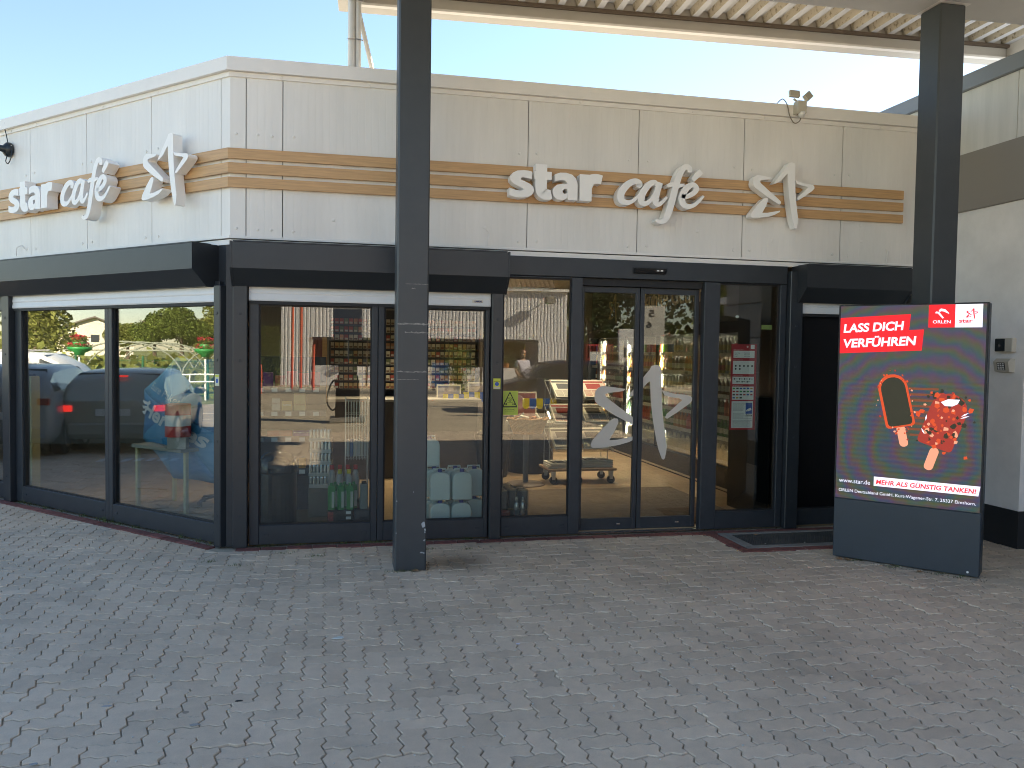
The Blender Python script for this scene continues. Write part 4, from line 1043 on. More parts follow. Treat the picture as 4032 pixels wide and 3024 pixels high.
for q in range(3):
    for r_ in range(2):
        l = nm[k] + ' green flat bottle from the left on the black carton'
        loc = (-.025 + q*.086 + r_*.034, 7.69+r_*.06, FL+.216)
        if k == 0: gb.location = loc; tag(gb, l, 'bottle', 'green bottles behind the pane')
        else: dup(gb, loc, random.uniform(-.1, .1), l)
        k += 1
clr = mat('clear_bottle', (.40, .38, .36), .2); ycap = mat('yellow_cap', (.62, .50, .02), .4); rcap = mat('red_cap', (.5, .02, .02), .4)
def pet(x, y, z, cap, label, h=.30):
    t = thing('screenwash_bottle', (x, y, z), label, 'bottle', 'clear bottles behind the green ones')
    MB().lathe([(0, 0), (.036, 0), (.038, .02), (.038, h*.6), (.028, h*.78), (.014, h*.88), (0, h*.88)], n=12).build('body', clr, t, smooth=True)
    MB().lathe([(0, h*.87), (.02, h*.87), (.02, h), (0, h)], n=12).build('cap', cap, t)
rack_ = thing('display_plinth', (.12, 8.0, FL), 'low dark plinth behind the green bottles', 'plinth'); MB().box(-.17, .17, -.09, .12, 0, .25, .004).build('block', gm_, rack_)
for q in range(2): pet(.055+q*.085, 7.97, FL+.25, ycap, ('left' if q == 0 else 'right') + ' yellow capped clear bottle behind the green bottles')
for q in range(4): pet(-.02+q*.075, 8.07, FL+.25, rcap, nm[q] + ' red capped clear bottle in the back row', .33)
gc = thing('grey_canister', (.272, 7.72, FL+.216), 'grey flat canister right of the green bottles', 'canister')
MB().box(-.036, .036, -.05, .05, 0, .235, .006).build('body', mat('grey_plastic', (.16, .19, .19), .4), gc); MB().box(-.02, .02, -.02, .02, .235, .26, .004).build('cap', M['black'], gc)
bb = thing('plinth_box', (.26, 7.74, FL), 'dark box under the grey canister', 'box'); MB().box(-.075, .075, -.075, .075, 0, .214, .003).build('block', gm_, bb)
wr = thing('wire_basket', (.22, 8.35, FL), 'tall wire basket display with packets behind the front pane', 'basket')
wm = mat('wire_silver', (.6, .6, .6), .3, metal=.8)
wbs = MB()
for z in (.62, .78, .94, 1.06, 1.20):
    for yy in (-.09, .09): wbs.tube([(-.11, yy, z), (.11, yy, z)], .003, 4)
for q in range(9):
    wbs.tube([(-.11+q*.0275, -.09, .60), (-.11+q*.0275, -.09, 1.20)], .0025, 4); wbs.tube([(-.11+q*.0275, .09, .60), (-.11+q*.0275, .09, 1.20)], .0025, 4)
for (x, y) in ((-.11, -.09), (.11, -.09), (-.11, .09), (.11, .09)): wbs.tube([(x, y, 0), (x, y, 1.22)], .006, 5)
tag(wbs.build('wire', wm, wr), kind='stuff')
for q in range(6):
    t = thing('packet', (.22-.085+q*.034, 8.35, FL+.63), nm[q] + ' pale packet from the left in the wire basket', 'packet', 'packets in the wire basket')
    MB().box(-.013, .013, -.05, .05, 0, .17, .002).build('pack', random.choice([canr, M['paper'], card, mat('pack_blue', (.05, .12, .3), .5)]), t)

# jerrycans of washer fluid
jm, ntj, bj = nodes_of('milky_plastic'); bj.inputs['Base Color'].default_value = (.74, .80, .77, 1); bj.inputs['Roughness'].default_value = .4; bj.inputs['Subsurface Weight'].default_value = .25; bj.inputs['Subsurface Radius'].default_value = (.05, .06, .06)
bcap = mat('blue_cap', (.012, .03, .26), .4)
jc = thing('jerrycan', (0, 0, 0), None, None)
h = .275
MB().prism([(-.090, 0), (.090, 0), (.096, .012), (.096, .20), (.088, .235), (.07, .255), (.03, .265), (-.03, .265), (-.07, .255), (-.088, .235), (-.096, .20), (-.096, .012)], -.075, .075, 'v').build('body', jm, jc)
MB().tube([(-.06, .03, .255), (-.06, .03, .285), (.06, .03, .285), (.06, .03, .255)], .009, 8).build('handle', jm, jc)
MB().lathe([(0, .262), (.024, .262), (.024, .268), (.021, .270), (.021, .293), (0, .293)], (0, -.03, 0), 14).build('cap', bcap, jc)
for me_o in jc.children:
    if me_o.name.startswith('body'):
        bv = me_o.modifiers.new('b', 'BEVEL'); bv.width = .014; bv.segments = 2
jl_ = []
for lev in range(2):
    for q in range(2): jl_.append((.985+q*.205, 7.665, lev, ('lower' if lev == 0 else 'upper') + (' left' if q == 0 else ' right') + ' jerrycan of the front stack with blue cap'))
jl_ += [(1.395-.05, 7.85, 0, 'lower jerrycan half hidden at the right behind the front stack'), (1.345, 7.86, 1, 'upper jerrycan half hidden at the right behind the front stack'),
        (.95, 7.86, 0, 'lower jerrycan behind the front stack on the left'), (.95, 7.86, 1, 'middle jerrycan behind the front stack on the left'), (.90, 7.87, 2, 'topmost jerrycan of the rear stack on the left'), (1.15, 7.86, 0, 'lower jerrycan in the middle of the rear row'), (1.15, 7.86, 1, 'upper jerrycan in the middle of the rear row')]
for k, (x, y, lev, l) in enumerate(jl_):
    loc = (x+random.uniform(-.004, .004), y, FL + lev*.294)
    if k == 0: jc.location = loc; tag(jc, l, 'jerrycan', 'jerrycans of clear fluid')
    else: dup(jc, loc, random.uniform(-.05, .05), l)

# wicker basket on a pedestal
wk = mat('wicker', (.30, .15, .055), .7, var=.4, scale=40, bump=.8, bscale=90)
bs = thing('pedestal', (2.41, 10.15, FL), 'grey round based pedestal under the wicker basket', 'stand')
pgrey = mat('pedestal_grey', (.10, .105, .11), .4)
MB().lathe([(0, 0), (.25, 0), (.25, .012), (.23, .022), (.03, .03), (0, .03)], n=28).build('base', mat('base_brown', (.14, .10, .075), .6), bs); MB().lathe([(0, .03), (.036, .03), (.036, .66), (0, .66)], n=14).build('pole', pgrey, bs)
bk = thing('wicker_basket', (2.43, 10.15, FL+.66), 'brown oval wicker basket with small packets on the pedestal', 'basket')
bkt = MB(); rws = []
N_ = 40
for j in range(11):
    z = j*.0185; r_ = .185 + .075*(j/10)
    rws.append([(1.0*(r_+(.006 if (i+j) % 2 else -.004))*math.cos(i*2*math.pi/N_), .72*(r_+(.006 if (i+j) % 2 else -.004))*math.sin(i*2*math.pi/N_), z) for i in range(N_)])
vs_ = [p for r_ in rws for p in r_]; fs_ = [(j*N_+i, j*N_+(i+1) % N_, (j+1)*N_+(i+1) % N_, (j+1)*N_+i) for j in range(10) for i in range(N_)] + [tuple(range(N_))]
bkt.add(vs_, fs_); bkt.build('weave', wk, bk)
rim = MB(); rim.tube([(.265*math.cos(i*.2618), .19*math.sin(i*.2618), .19+.008*math.sin(i*2)) for i in range(25)], .014, 7); rim.build('rim', wk, bk)
for q in range(9):
    t = thing('wrapped_snack', (2.43+random.uniform(-.17, .17), 10.15+random.uniform(-.09, .09), FL+.83+.02*(q % 3)), nm[q % 6] + (' shiny' if q < 6 else ' matt') + ' wrapped snack in the wicker basket', 'snack', 'snacks in the basket'); t.rotation_euler = (random.uniform(-1, 1), random.uniform(-1, 1), random.random()*3)
    MB().box(-.06, .06, -.02, .02, -.012, .012, .008).build('wrapper', random.choice([canm, M['paper'], mat('wrap', (.5, .2, .12), .3), mat('wrap', (.55, .5, .4), .3)]), t)

# newspaper rack on castors
nr = thing('newspaper_rack', (3.15, 10.3, FL), 'wire newspaper rack with three sloping tiers on a wooden castor board', 'rack')
bw = mat('rack_board', (.26, .16, .09), .6, var=.2)
MB().box(-.46, .46, -.26, .26, .175, .205, .004).build('board', bw, nr)
for k, (x, y) in enumerate(((-.38, -.2), (.40, -.2), (-.38, .2), (.40, .2), (-.05, -.22))):
    cs = MB(); cs.prism([(-.02, .06), (.02, .06), (.03, .174), (-.03, .174)], y-.022, y+.022, 'v'); o = cs.build('castor', wm, nr, loc=(x, 0, 0))
    wl = MB(lambda u, v, z: (z, v, u)); MB(lambda u, v, z: (u, z, v)).lathe([(0, -.014), (.052, -.014), (.052, .014), (0, .014)], (0, .054, 0), 16).build('wheel', M['rubber'], o, loc=(0, y, 0))
nm3 = ['top', 'middle', 'bottom']
wires = MB()
for x in (-.40, .40):
    for y in (-.05, .22): wires.tube([(x, y, .2), (x, y, 1.35)], .005, 5)
tzs = (1.06, .74, .42)
for z in tzs:
    for x in (-.41, -.02, .0, .41):
        wires.tube([(x, .22, z+.27), (x, -.24, z), (x, -.255, z+.05)], .004, 5)
    wires.tube([(-.41, -.255, z+.05), (.41, -.255, z+.05)], .004, 5); wires.tube([(-.41, .22, z+.27), (.41, .22, z+.27)], .004, 5)
tag(wires.build('wire', wm, nr), kind='stuff')
for k, z in enumerate(tzs): MB().prism([(-.235, z), (.22, z+.262), (.22, z+.270), (-.235, z+.008)], -.41, .41, 'u').build('tray', glass_mat('acrylic', .05, (.9, .88, .82)), nr)
np_ = None
inkc = [(.08, .08, .08), (.35, .04, .03), (.12, .10, .08)]
def newspaper(loc, rot, label, ink):
    t = thing('newspaper', loc, label, 'newspaper', 'newspapers on the rack'); t.rotation_euler = rot
    MB().box(-.165, .165, -.21, .21, 0, .022, .004).build('pages', M['paper'], t)
    p = MB()
    p.box(-.15, .15, .13, .17, .0222, .0228)
    for q in range(3):
        for r_ in range(7): p.box(-.15+q*.102, -.056+q*.102, -.19+r_*.022, -.18+r_*.022, .0222, .0226)
    p.box(-.10, .10, -.02, .11, .0222, .0226); p.build('print', mat('news_ink', ink, .8), t)
th_ = math.atan2(.262, .455)
for k, z in enumerate(tzs):
    for q in range(2):
        for lay in range(2):
            newspaper((3.15-.2+q*.40, 10.3-.02-lay*.008, FL+z+.135+.028*lay), (th_, 0, random.uniform(-.03, .03)), ('front ' if lay else 'rear ') + ('left' if q == 0 else 'right') + ' newspaper on the ' + nm3[k] + ' tier of the rack', inkc[(k+q) % 3])
for q in range(4): newspaper((3.38+random.uniform(-.01, .01), 10.3+random.uniform(-.02, .02), FL+.206+q*.024), (0, 0, R(90)+random.uniform(-.06, .06)), ['lowest', 'second', 'third', 'topmost'][q] + ' newspaper of the pile on the castor board', inkc[q % 3])
for q in range(3): newspaper((2.93+random.uniform(-.01, .01), 10.25, FL+.206+q*.024), (0, 0, R(90)+random.uniform(-.06, .06)), ['lowest', 'second', 'topmost'][q] + ' newspaper of the low pile at the left of the board', inkc[q % 3])

# bundled bottles beside the mat
fb = mat('wrapped_dark', (.10, .085, .075), .3, var=.4, scale=30)
alu_b = mat('alu_bottle', (.45, .46, .46), .25, metal=.8); wood_ = mat('cork', (.30, .21, .12), .7)
def bundle(x, y, z, label):
    t = thing('briquette_pack', (x, y, z), label, 'pack', 'packs stacked beside the entrance')
    MB().prism([(.055*math.cos(k*1.047), .055*math.sin(k*1.047)) for k in range(6)], 0, .17, 'z').build('wrapping', fb, t); MB().prism([(.05*math.cos(k*1.047), .05*math.sin(k*1.047)) for k in range(6)], .170, .182, 'z').build('top', wood_, t)
k = 0
for i in range(3):
    for j in range(4):
        bundle(1.585+i*.105, 7.68+j*.11+(.05 if i % 2 else 0), FL, ['left', 'middle', 'right'][i] + ' pack in the ' + ['front', 'second', 'third', 'rear'][j] + ' row on the floor')
        if j < 3 or i < 2: bundle(1.585+i*.105+.01, 7.685+j*.11+(.05 if i % 2 else 0), FL+.184, ['left', 'middle', 'right'][i] + ' pack in the ' + ['front', 'second', 'third', 'rear'][j] + ' row of the upper layer')
for q in range(2): bundle(1.57, 7.8+q*.12, FL+.368, ('nearer' if q == 0 else 'farther') + ' pack on top of the pile')
for q in range(2):
    t = thing('metal_bottle', (1.715+q*.062, 7.585, FL), ('left' if q == 0 else 'right') + ' silver metal bottle in front of the packs', 'bottle', 'silver bottles by the pane')
    MB().lathe([(0, 0), (.026, 0), (.027, .22), (.022, .25), (.013, .275), (0, .275)], n=14).build('body', alu_b, t, smooth=True); MB().lathe([(0, .275), (.015, .275), (.015, .315), (0, .315)], n=12).build('cap', alu_b, t)
t = thing('charcoal_bag', (1.60, 7.585, FL), 'red and black bag against the pane left of the silver bottles', 'bag'); MB().box(-.075, .055, -.03, .03, 0, .19, .02).build('bag', mat('red_bag', (.20, .02, .02), .5, var=.6, scale=25), t)

# planter and poster stand behind the basket
pb = thing('round_bin', (2.12, 10.9, FL), 'black round bin behind the pedestal', 'bin'); MB().lathe([(0, 0), (.20, 0), (.27, .56), (.28, .60), (.25, .60), (0, .58)], n=22).build('body', M['black'], pb)
pb = thing('round_counter', (2.75, 11.3, FL), 'black round table with pale rim behind the newspaper rack', 'table'); MB().lathe([(0, 0), (.32, 0), (.34, .68), (0, .68)], n=22).build('body', M['black'], pb); MB().lathe([(0, .68), (.36, .68), (.36, .72), (0, .72)], n=22).build('top', M['conc'], pb)
for k, (x, y, z) in enumerate(((2.05, 11.6, .86), (1.55, 11.2, .84), (2.75, 11.65, .72))):
    ps = thing('poster', (x, y, FL+z), ['pale portrait poster behind the wicker basket', 'portrait poster seen right of the jerrycans', 'dark lettered poster behind the newspaper rack'][k], 'poster', 'posters in the shop')
    MB().box(-.17, .17, 0, .012, -.10, .40, .002).build('sheet', M['paper'], ps); MB().box(-.15, .15, -.002, -.0005, -.08, .38).build('picture', mat('poster_print', [(.45, .33, .25), (.40, .30, .24), (.16, .05, .06)][k], .6, col2=[(.12, .14, .22), (.1, .16, .3), (.30, .12, .1)][k], scale=5), ps)
for k, (x, y, z, w) in enumerate(((1.62, 11.0, 1.02, .36), (2.0, 11.5, 1.02, .4), (2.85, 11.2, .95, .5))):
    aw = thing('striped_valance', (x, y, FL+z), ['yellow and blue scalloped valance right of the jerrycans', 'yellow and blue scalloped valance left of the wicker basket', 'yellow and blue scalloped valance behind the newspaper rack'][k], 'valance', 'striped valances')
    n_ = 5
    for q in range(n_):
        u0 = -w/2+q*w/n_; r_ = w/n_/2
        MB().prism([(u0, .10), (u0, 0)] + [(u0+r_-r_*math.cos(a*math.pi/6), -r_*math.sin(a*math.pi/6)) for a in range(1, 6)] + [(u0+2*r_, 0), (u0+2*r_, .10)], -.01, 0, 'v').build('scallop', ycap if q % 2 == 0 else M['blue'], aw)

# counter, tobacco wall
sh_ = thing('tobacco_shelf', (1.0, 12.2, FL), 'dark shelf wall full of small packs behind the counter', 'shelf')
MB().box(-1.08, 1.15, .14, .20, 0, 2.3).build('back_panel', gm_, sh_)
rows = [1.14+.118*k for k in range(9)]
for z in rows: MB().box(-1.05, 1.12, -.03, .139, z-.024, z-.006).build('shelf_board', gm_, sh_)
ls_ = MB()
for x in (-1.07, .03, 1.13): MB().box(x-.012, x+.012, -.03, .138, 0, 2.25).build('upright', gm_, sh_)
pk = [mat('pack_%d' % k, c, .45, rand=.15) for k, c in enumerate([(.55, .48, .38), (.46, .22, .12), (.38, .07, .05), (.52, .36, .18), (.10, .12, .14), (.16, .18, .09)])]
cn = ['cream', 'orange', 'red', 'tan', 'dark', 'green']
pks = []
for k in range(6):
    mb = MB().box(-.028, .028, 0, .02, 0, .082, .002); mb.cur = 1; mb.box(-.022, .022, -.0012, .0, .008, .035)
    pks.append(mb.build('tobacco_pack', [pk[k], mat('pack_print_%d' % k, [(.2, .12, .08), (.5, .4, .3), (.55, .5, .45), (.25, .08, .05), (.4, .36, .3), (.5, .46, .36)][k], .6)], loc=(0, 0, -50)))
ordn = ['lowest', 'second', 'third', 'fourth', 'fifth', 'sixth', 'seventh', 'eighth', 'top']
fresh = [True]*6
for j, z in enumerate(rows):
    for i in range(32):
        x = -.04 + 1.0 - 1.0 + (-1.02 + i*.0675)
        if abs(x-.03) < .03: continue
        k = random.choice((0, 0, 0, 1, 2, 3, 3, 4, 5)) if j < 6 else random.choice((0, 1, 2, 2, 5))
        loc = (1.0+x+.02, 12.18+random.uniform(0, .01), FL+z-.005); l = cn[k] + ' pack on the ' + ordn[j] + ' row of the tobacco shelf, seen through the ' + ('left' if x < -.55 else 'middle' if x < .3 else 'right') + ' part'
        if fresh[k]: o = pks[k]; o.location = loc; tag(o, l, 'tobacco pack', 'packs on the tobacco shelf'); fresh[k] = False
        else: o = copy_mesh(pks[k], loc, 0, l, 'packs on the tobacco shelf'); o['category'] = 'tobacco pack'
ct = thing('shop_counter', (.9, 11.1, FL), 'dark fronted shop counter before the tobacco shelf', 'counter')
MB().box(-1.4, 1.0, -.25, .25, 0, 1.02, .005).build('front', mat('counter_brown', (.055, .045, .04), .5), ct); MB().box(-1.44, 1.04, -.29, .29, 1.02, 1.06, .005).build('top', mat('counter_top', (.30, .27, .23), .4), ct)
fr2 = thing('counter_gate', (-.22, 10.9, FL), 'orange brown timber frame with red panel beside the counter', 'partition')
MB().box(-.11, -.06, -.03, .03, 0, 1.86).build('jamb', M['wood'], fr2); MB().box(.06, .12, -.03, .03, 0, 1.86).build('jamb', M['wood'], fr2); MB().box(-.06, .06, -.01, .01, 0, 1.86).build('panel', mat('panel_red', (.20, .06, .05), .5), fr2)
mc = thing('red_vending_box', (-.30, 10.8, FL), 'red cabinet left of the timber frame', 'cabinet'); MB().box(-.16, .06, -.16, -.04, 0, 1.6, .01).build('body', mat('vend_red', (.45, .05, .03), .4), mc)

# drinks cooler along the right wall
cx_ = 4.78
ck = thing('drinks_cooler', (cx_, 11.7, FL), 'long black drinks cooler with lit glass doors along the right wall', 'cooler')
Y0_, Y1_ = -2.85, 3.3
MB().box(.62, .68, Y0_, Y1_, 0, 2.12).build('back_panel', M['black'], ck)
MB().box(-.02, .62, Y0_, Y0_+.05, 0, 2.12).build('end_panel', M['black'], ck); MB().box(-.02, .62, Y1_-.05, Y1_, 0, 2.12).build('end_panel', M['black'], ck)
MB().box(-.03, .62, Y0_+.05, Y1_-.05, 0, .30).build('base', M['black'], ck); MB().box(-.02, .62, Y0_+.05, Y1_-.05, 1.98, 2.12).build('top', M['black'], ck)
MB().box(-.045, -.031, Y0_, Y1_, .02, .05).build('kick_strip', M['chrome'], ck)
shz = (.36, .66, .93, 1.20, 1.47, 1.73)
rail = mat('shelf_rail', (.55, .52, .45), .4); lab_w = mat('shelf_label', (.6, .6, .58), .6)
for z in shz:
    o = MB().box(.06, .60, Y0_+.06, Y1_-.06, z-.018, z-.003).build('cooler_shelf', gm_, ck); MB().box(.045, .059, Y0_+.06, Y1_-.06, z-.045, z+.004).build('price_rail', rail, o)
    if z < 1.8:
        for q in range(22): MB().box(.0425, .0445, Y0_+.12+q*.27, Y0_+.12+q*.27+random.choice((.06, .10, .14)), z-.040, z-.002).build('price_label', random.choice((lab_w, lab_w, M['black'])), o)
ledm = mat('led_strip', (.9, .9, .85), .4, emit=(1, .93, .78), es=6)
for y in (8.86, 10.2, 11.6, 13.0, 14.4):
    MB().box(-.012, .035, y-11.7-.024, y-11.7+.024, .30, 1.98).build('mullion', M['black'], ck)
    MB().box(.036, .042, y-11.7-.007, y-11.7+.007, .36, 1.93).build('light_strip', ledm, ck)
for y in (8.93, 10.2, 11.6, 13.0, 14.3):
    d_ = bpy.data.lights.new('cooler_light', 'AREA'); d_.shape = 'RECTANGLE'; d_.size = .03; d_.size_y = 1.55; d_.energy = 14; d_.color = (1, .86, .62)
    o_ = bpy.data.objects.new('cooler_light', d_); COL.objects.link(o_); o_.parent = ck; o_.location = (.046, y-11.7, 1.14); o_.rotation_euler = (0, R(-90), 0); o_.rotation_euler = (R(90), 0, R(-90))
for y0, y1 in ((8.9, 10.17), (10.23, 11.57), (11.63, 12.97), (13.03, 14.37)): MB().box(-.010, -.004, y0-11.7, y1-11.7, .32, 1.97).build('cooler_pane', glass_mat('cooler_glass', .025, (.94, .95, .94)), ck)
MB().box(-.055, -.03, 2.6-.0, 2.63, .8, 1.2).build('handle', M['black'], ck)
def bottle_mesh(kind):
    mb = MB()
    if kind == 'can': mb.lathe([(0, 0), (.026, 0), (.030, .008), (.030, .115), (.026, .125), (0, .124)], n=10); ms = 1
    elif kind == 'pack': mb.box(-.07, .07, -.05, .05, 0, .14, .004); mb.prism([(-.05, .14), (.05, .14), (.02, .20), (-.02, .20)], -.01, .01, 'v')
    elif kind == 'slim': mb.lathe([(0, 0), (.024, 0), (.026, .01), (.026, .13), (.018, .16), (.011, .175), (.011, .20), (0, .20)], n=10)
    else: mb.lathe([(0, 0), (.030, 0), (.032, .01), (.032, .13), (.028, .155), (.013, .19), (.012, .225), (.014, .227), (.014, .235), (0, .235)], n=10)
    mb.cur = 1
    if kind in ('slim', 'tall'): mb.lathe([(.0265 if kind == 'slim' else .0325, .04), (.0268 if kind == 'slim' else .0328, .045), (.0268 if kind == 'slim' else .0328, .105), (.0265 if kind == 'slim' else .0325, .11)], n=10)
    return mb
kinds = [('slim', 'brown', (.16, .055, .015)), ('slim', 'yellow', (.55, .38, .06)), ('slim', 'clear', (.48, .48, .44)), ('tall', 'dark', (.035, .022, .012)), ('tall', 'green', (.03, .16, .04)), ('tall', 'red', (.42, .03, .02)), ('tall', 'orange', (.55, .20, .02)), ('can', 'silver', (.45, .46, .47)), ('can', 'red', (.45, .025, .02)), ('can', 'blue', (.03, .10, .38)), ('can', 'green', (.18, .36, .05)), ('pack', 'pale', (.52, .46, .32))]
lblc = [mat('bottle_label_%d' % k, c, .5) for k, c in enumerate([(.62, .58, .48), (.55, .12, .06), (.6, .5, .2), (.2, .3, .2)])]
km = {}
for n, (kd, cn_, c) in enumerate(kinds):
    km[n] = bottle_mesh(kd).build('drink_' + ('pack' if kd == 'pack' else 'can' if kd == 'can' else 'bottle'), [mat('drink_%s_%s' % (kd, cn_), c, .2), lblc[n % 4]], loc=(0, 0, -50))
fresh = {n: True for n in km}
pick = {0: (11,), 1: (3, 4, 5, 6), 2: (3, 3, 0, 5), 3: (0, 0, 2, 3), 4: (1, 2, 0, 6, 10), 5: (7, 8, 9, 10, 2)}
rown = ['bottom', 'second lowest', 'third lowest', 'fourth', 'second highest', 'top']
for j, z in enumerate(shz):
    y = 8.96; cur = random.choice(pick[j]); run = 0
    while y < 14.85:
        if run <= 0: cur = random.choice(pick[j]); run = random.randint(2, 6)
        run -= 1
        kd, c_, _c = kinds[cur]; stp = .155 if kd == 'pack' else .105 if kd == 'can' else .112
        loc = (cx_+.10, y, FL+z-.002); l = '%s drink %s on %s shelf behind %s cooler door' % (c_, 'carrier' if kd == 'pack' else 'can' if kd == 'can' else 'bottle', rown[j], ['nearest', 'second', 'third', 'farthest'][min(3, int((y-8.85)/1.4))]) + (', nearer half' if ((y-8.85)/1.4) % 1 < .5 else ', farther half')
        rz = R(90) if kd == 'pack' else random.random()*6
        if fresh[cur]: o = km[cur]; o.location = loc; o.rotation_euler = (0, 0, rz); tag(o, l, 'drink', 'drinks in the cooler'); fresh[cur] = False
        else: o = copy_mesh(km[cur], loc, rz, l, 'drinks in the cooler'); o['category'] = 'drink'
        y += stp
hd = thing('cooler_header', (cx_+.05, 11.7, FL+2.13), 'beige wall band with raised lettering gekühlte Getränke above the cooler', 'sign')
MB().box(0, .55, Y0_, Y1_, 0, .76).build('board', mat('header_grey', (.10, .10, .11), .6), hd)
def TH_(u, v, z): return (-v, -u, z)
t = MB(TH_); add_text(t, 'gekühlte Getränke', -.95, .006, .30, .36, fit=2.9, extrude=.004, offset=.006); t.build('lettering', mat('header_letters', (.50, .44, .34), .6), hd)
for k in range(4): MB(TH_).prism(star_pts(k, -2.3, -1.75, .10, .62), .002, .010, 'v').build('star_stroke', mat('header_star', (.36, .30, .18), .6), hd)

# things right of the cooler behind the side window
bs2 = thing('black_cabinet', (4.46, 8.15, FL), 'black cabinet beside the partition in the side window', 'cabinet'); MB().box(-.10, .08, -.30, .30, 0, 1.26, .004).build('body', M['black'], bs2)

# parcel corner behind the slanted panes: table, umbrella, striped tin
pt = thing('parcel_table', TL(-1.70, -.72, FL), 'pale yellow legged table behind the slanted panes', 'table', rotz=-R(45))
ply = mat('pale_yellow_wood', (.55, .50, .26), .5)
MB().box(-.50, .34, -.25, .28, .64, .675, .003).build('tabletop', mat('table_grey', (.36, .36, .32), .5), pt)
for x, y in ((.26, -.13), (-.46, -.2), (.26, .24), (-.46, .24)): MB().box(x-.018, x+.018, y-.018, y+.018, 0, .639).build('leg', ply, pt)
um = thing('umbrella', TL(-1.72, -.90, FL+.95), 'open light blue parcel shop umbrella lying on its side behind the slanted pane', 'umbrella', rotz=-R(45))
ubl = mat('umbrella_blue', (.05, .27, .50), .6); ubl2 = mat('umbrella_blue_deep', (.035, .21, .46), .6)
NP = 8; cv = []
for k in range(NP):
    a0_, a1_ = k*2*math.pi/NP, (k+1)*2*math.pi/NP; g = MB(); rows_ = []
    for j in range(7):
        t_ = j/6; row = []
        for i in range(6):
            a = a0_+(a1_-a0_)*i/5; sag = 1-.10*math.sin(math.pi*i/5)*t_
            r_ = .80*t_*sag; row.append((r_*math.cos(a), -.26+.30*t_*t_, r_*math.sin(a)))
        rows_.append(row)
    vs_ = [p for r_ in rows_ for p in r_]; fs_ = [(j*6+i, j*6+i+1, (j+1)*6+i+1, (j+1)*6+i) for j in range(6) for i in range(5)]
    g.add(vs_, fs_); o = g.build('canopy_panel', ubl if k % 2 else ubl2, um, smooth=True, recalc=False)
    sd = o.modifiers.new('t', 'SOLIDIFY'); sd.thickness = .003
um.rotation_euler = (R(-14), R(16), -R(45)); um.scale = (1.25, 1, .86)
MB().tube([(0, -.26, 0), (0, .62, 0)], .008, 8).build('shaft', M['chrome'], um); MB().tube([(0, .62, 0), (0, .70, 0)], .016, 8).build('handle', M['black'], um)
def TU(u, v, z): r_ = math.hypot(u, z)/.80; return (u, -.26+.30*r_*r_ - v, z)
t = MB(TU); add_text(t, 'Hermes', -.52, .012, -.22, .26, fit=.95, shear=.25, offset=.008); add_text(t, 'Eure Pakete', -.55, .012, .10, .13, fit=.62)
t.prism([(-.66, -.10), (-.40, -.05), (-.44, -.09), (-.58, -.12)], .010, .012, 'v'); t.prism([(-.62, -.16), (-.42, -.10), (-.46, -.14), (-.55, -.18)], .010, .012, 'v'); t.prism([(-.58, -.22), (-.44, -.16), (-.48, -.20), (-.53, -.24)], .010, .012, 'v')
t.build('lettering', mat('umbrella_print', (.62, .66, .70), .6), um)
tn = thing('striped_tin', TL(-1.47, -.52, FL+.80), 'red and white banded round tin in front of the blue umbrella', 'tin')
for q in range(3): MB().lathe([(0, q*.11), (.125, q*.11), (.125, q*.11+.1095), (0, q*.11+.1095)], n=24).build('band', M['red'] if q % 2 == 0 else M['white'], tn)
tb = thing('tin_stand', TL(-1.47, -.52, FL+.676), 'grey block under the striped tin', 'block'); MB().box(-.09, .09, -.09, .09, 0, .123, .004).build('block', card, tb)
ch = thing('office_chair', TL(-1.62, -1.15, FL), 'dark swivel chair under the parcel table', 'chair')
MB().lathe([(0, .44), (.20, .44), (.22, .47), (.20, .50), (0, .50)], n=18).build('seat', M['black'], ch); MB().lathe([(0, .08), (.025, .08), (.025, .44), (0, .44)], n=8).build('column', M['black'], ch)
for k in range(5):
    a = k*1.2566; o = MB().tube([(0, 0, .10), (.24*math.cos(a), .24*math.sin(a), .06)], .014, 6).build('foot', M['black'], ch); MB().lathe([(0, 0), (.025, 0), (.025, .05), (0, .05)], (.24*math.cos(a), .24*math.sin(a), 0), 8).build('wheel', M['rubber'], o)
pn_ = thing('dark_display', TL(-4.35, -.45, FL), 'tall dark display with pale edge behind the far left pane', 'display', rotz=-R(45)); MB().box(-.22, .22, -.05, .05, 0, 1.36, .02).build('body', M['black'], pn_); MB().box(.222, .262, -.05, .05, 0, 1.34, .002).build('edge', ply, pn_)
# ------------------------------------------------------------------ what lies behind the photographer (seen in the panes)
# white corrugated hall across the forecourt
hall = thing('corrugated_hall', (0, -24.5, 0), 'long white corrugated hall with tiled roof across the forecourt', 'hall')
hw = mat('corrugated_white', (.66, .65, .67), .45)
def corr(x0, x1, z0, z1, y=0, p=.17, name='corrugated_sheet'):
    pts = [(x0, y-.08)]; x = x0
    while x < x1: pts += [(x, y), (min(x+.08, x1), y), (min(x+.10, x1), y-.02), (min(x+.15, x1), y-.02)]; x += p
    pts += [(x1, y-.08)]; return MB().prism(pts, z0, z1, 'z').build(name, hw, hall)
corr(-1.05, 11.35, 2.22, 4.72); corr(-2.45, -1.05, 0, 4.72)
corr(9.9, 11.35, 0, 2.22)
MB().box(-2.6, 11.5, -.10, .22, 4.722, 4.86, .01).build('gutter', M['white'], hall)
MB().box(-1.05, 9.9, -.05, .05, 2.17, 2.218).build('lintel', M['dark2'], hall)
MB().box(-1.05, 9.9, -3.0, -2.9, 0, 2.2).build('back_wall', mat('hall_dark', (.07, .065, .06), .8), hall); MB().box(-1.05, 9.9, -3.0, 0, 2.22, 2.3).build('soffit', gm_, hall)
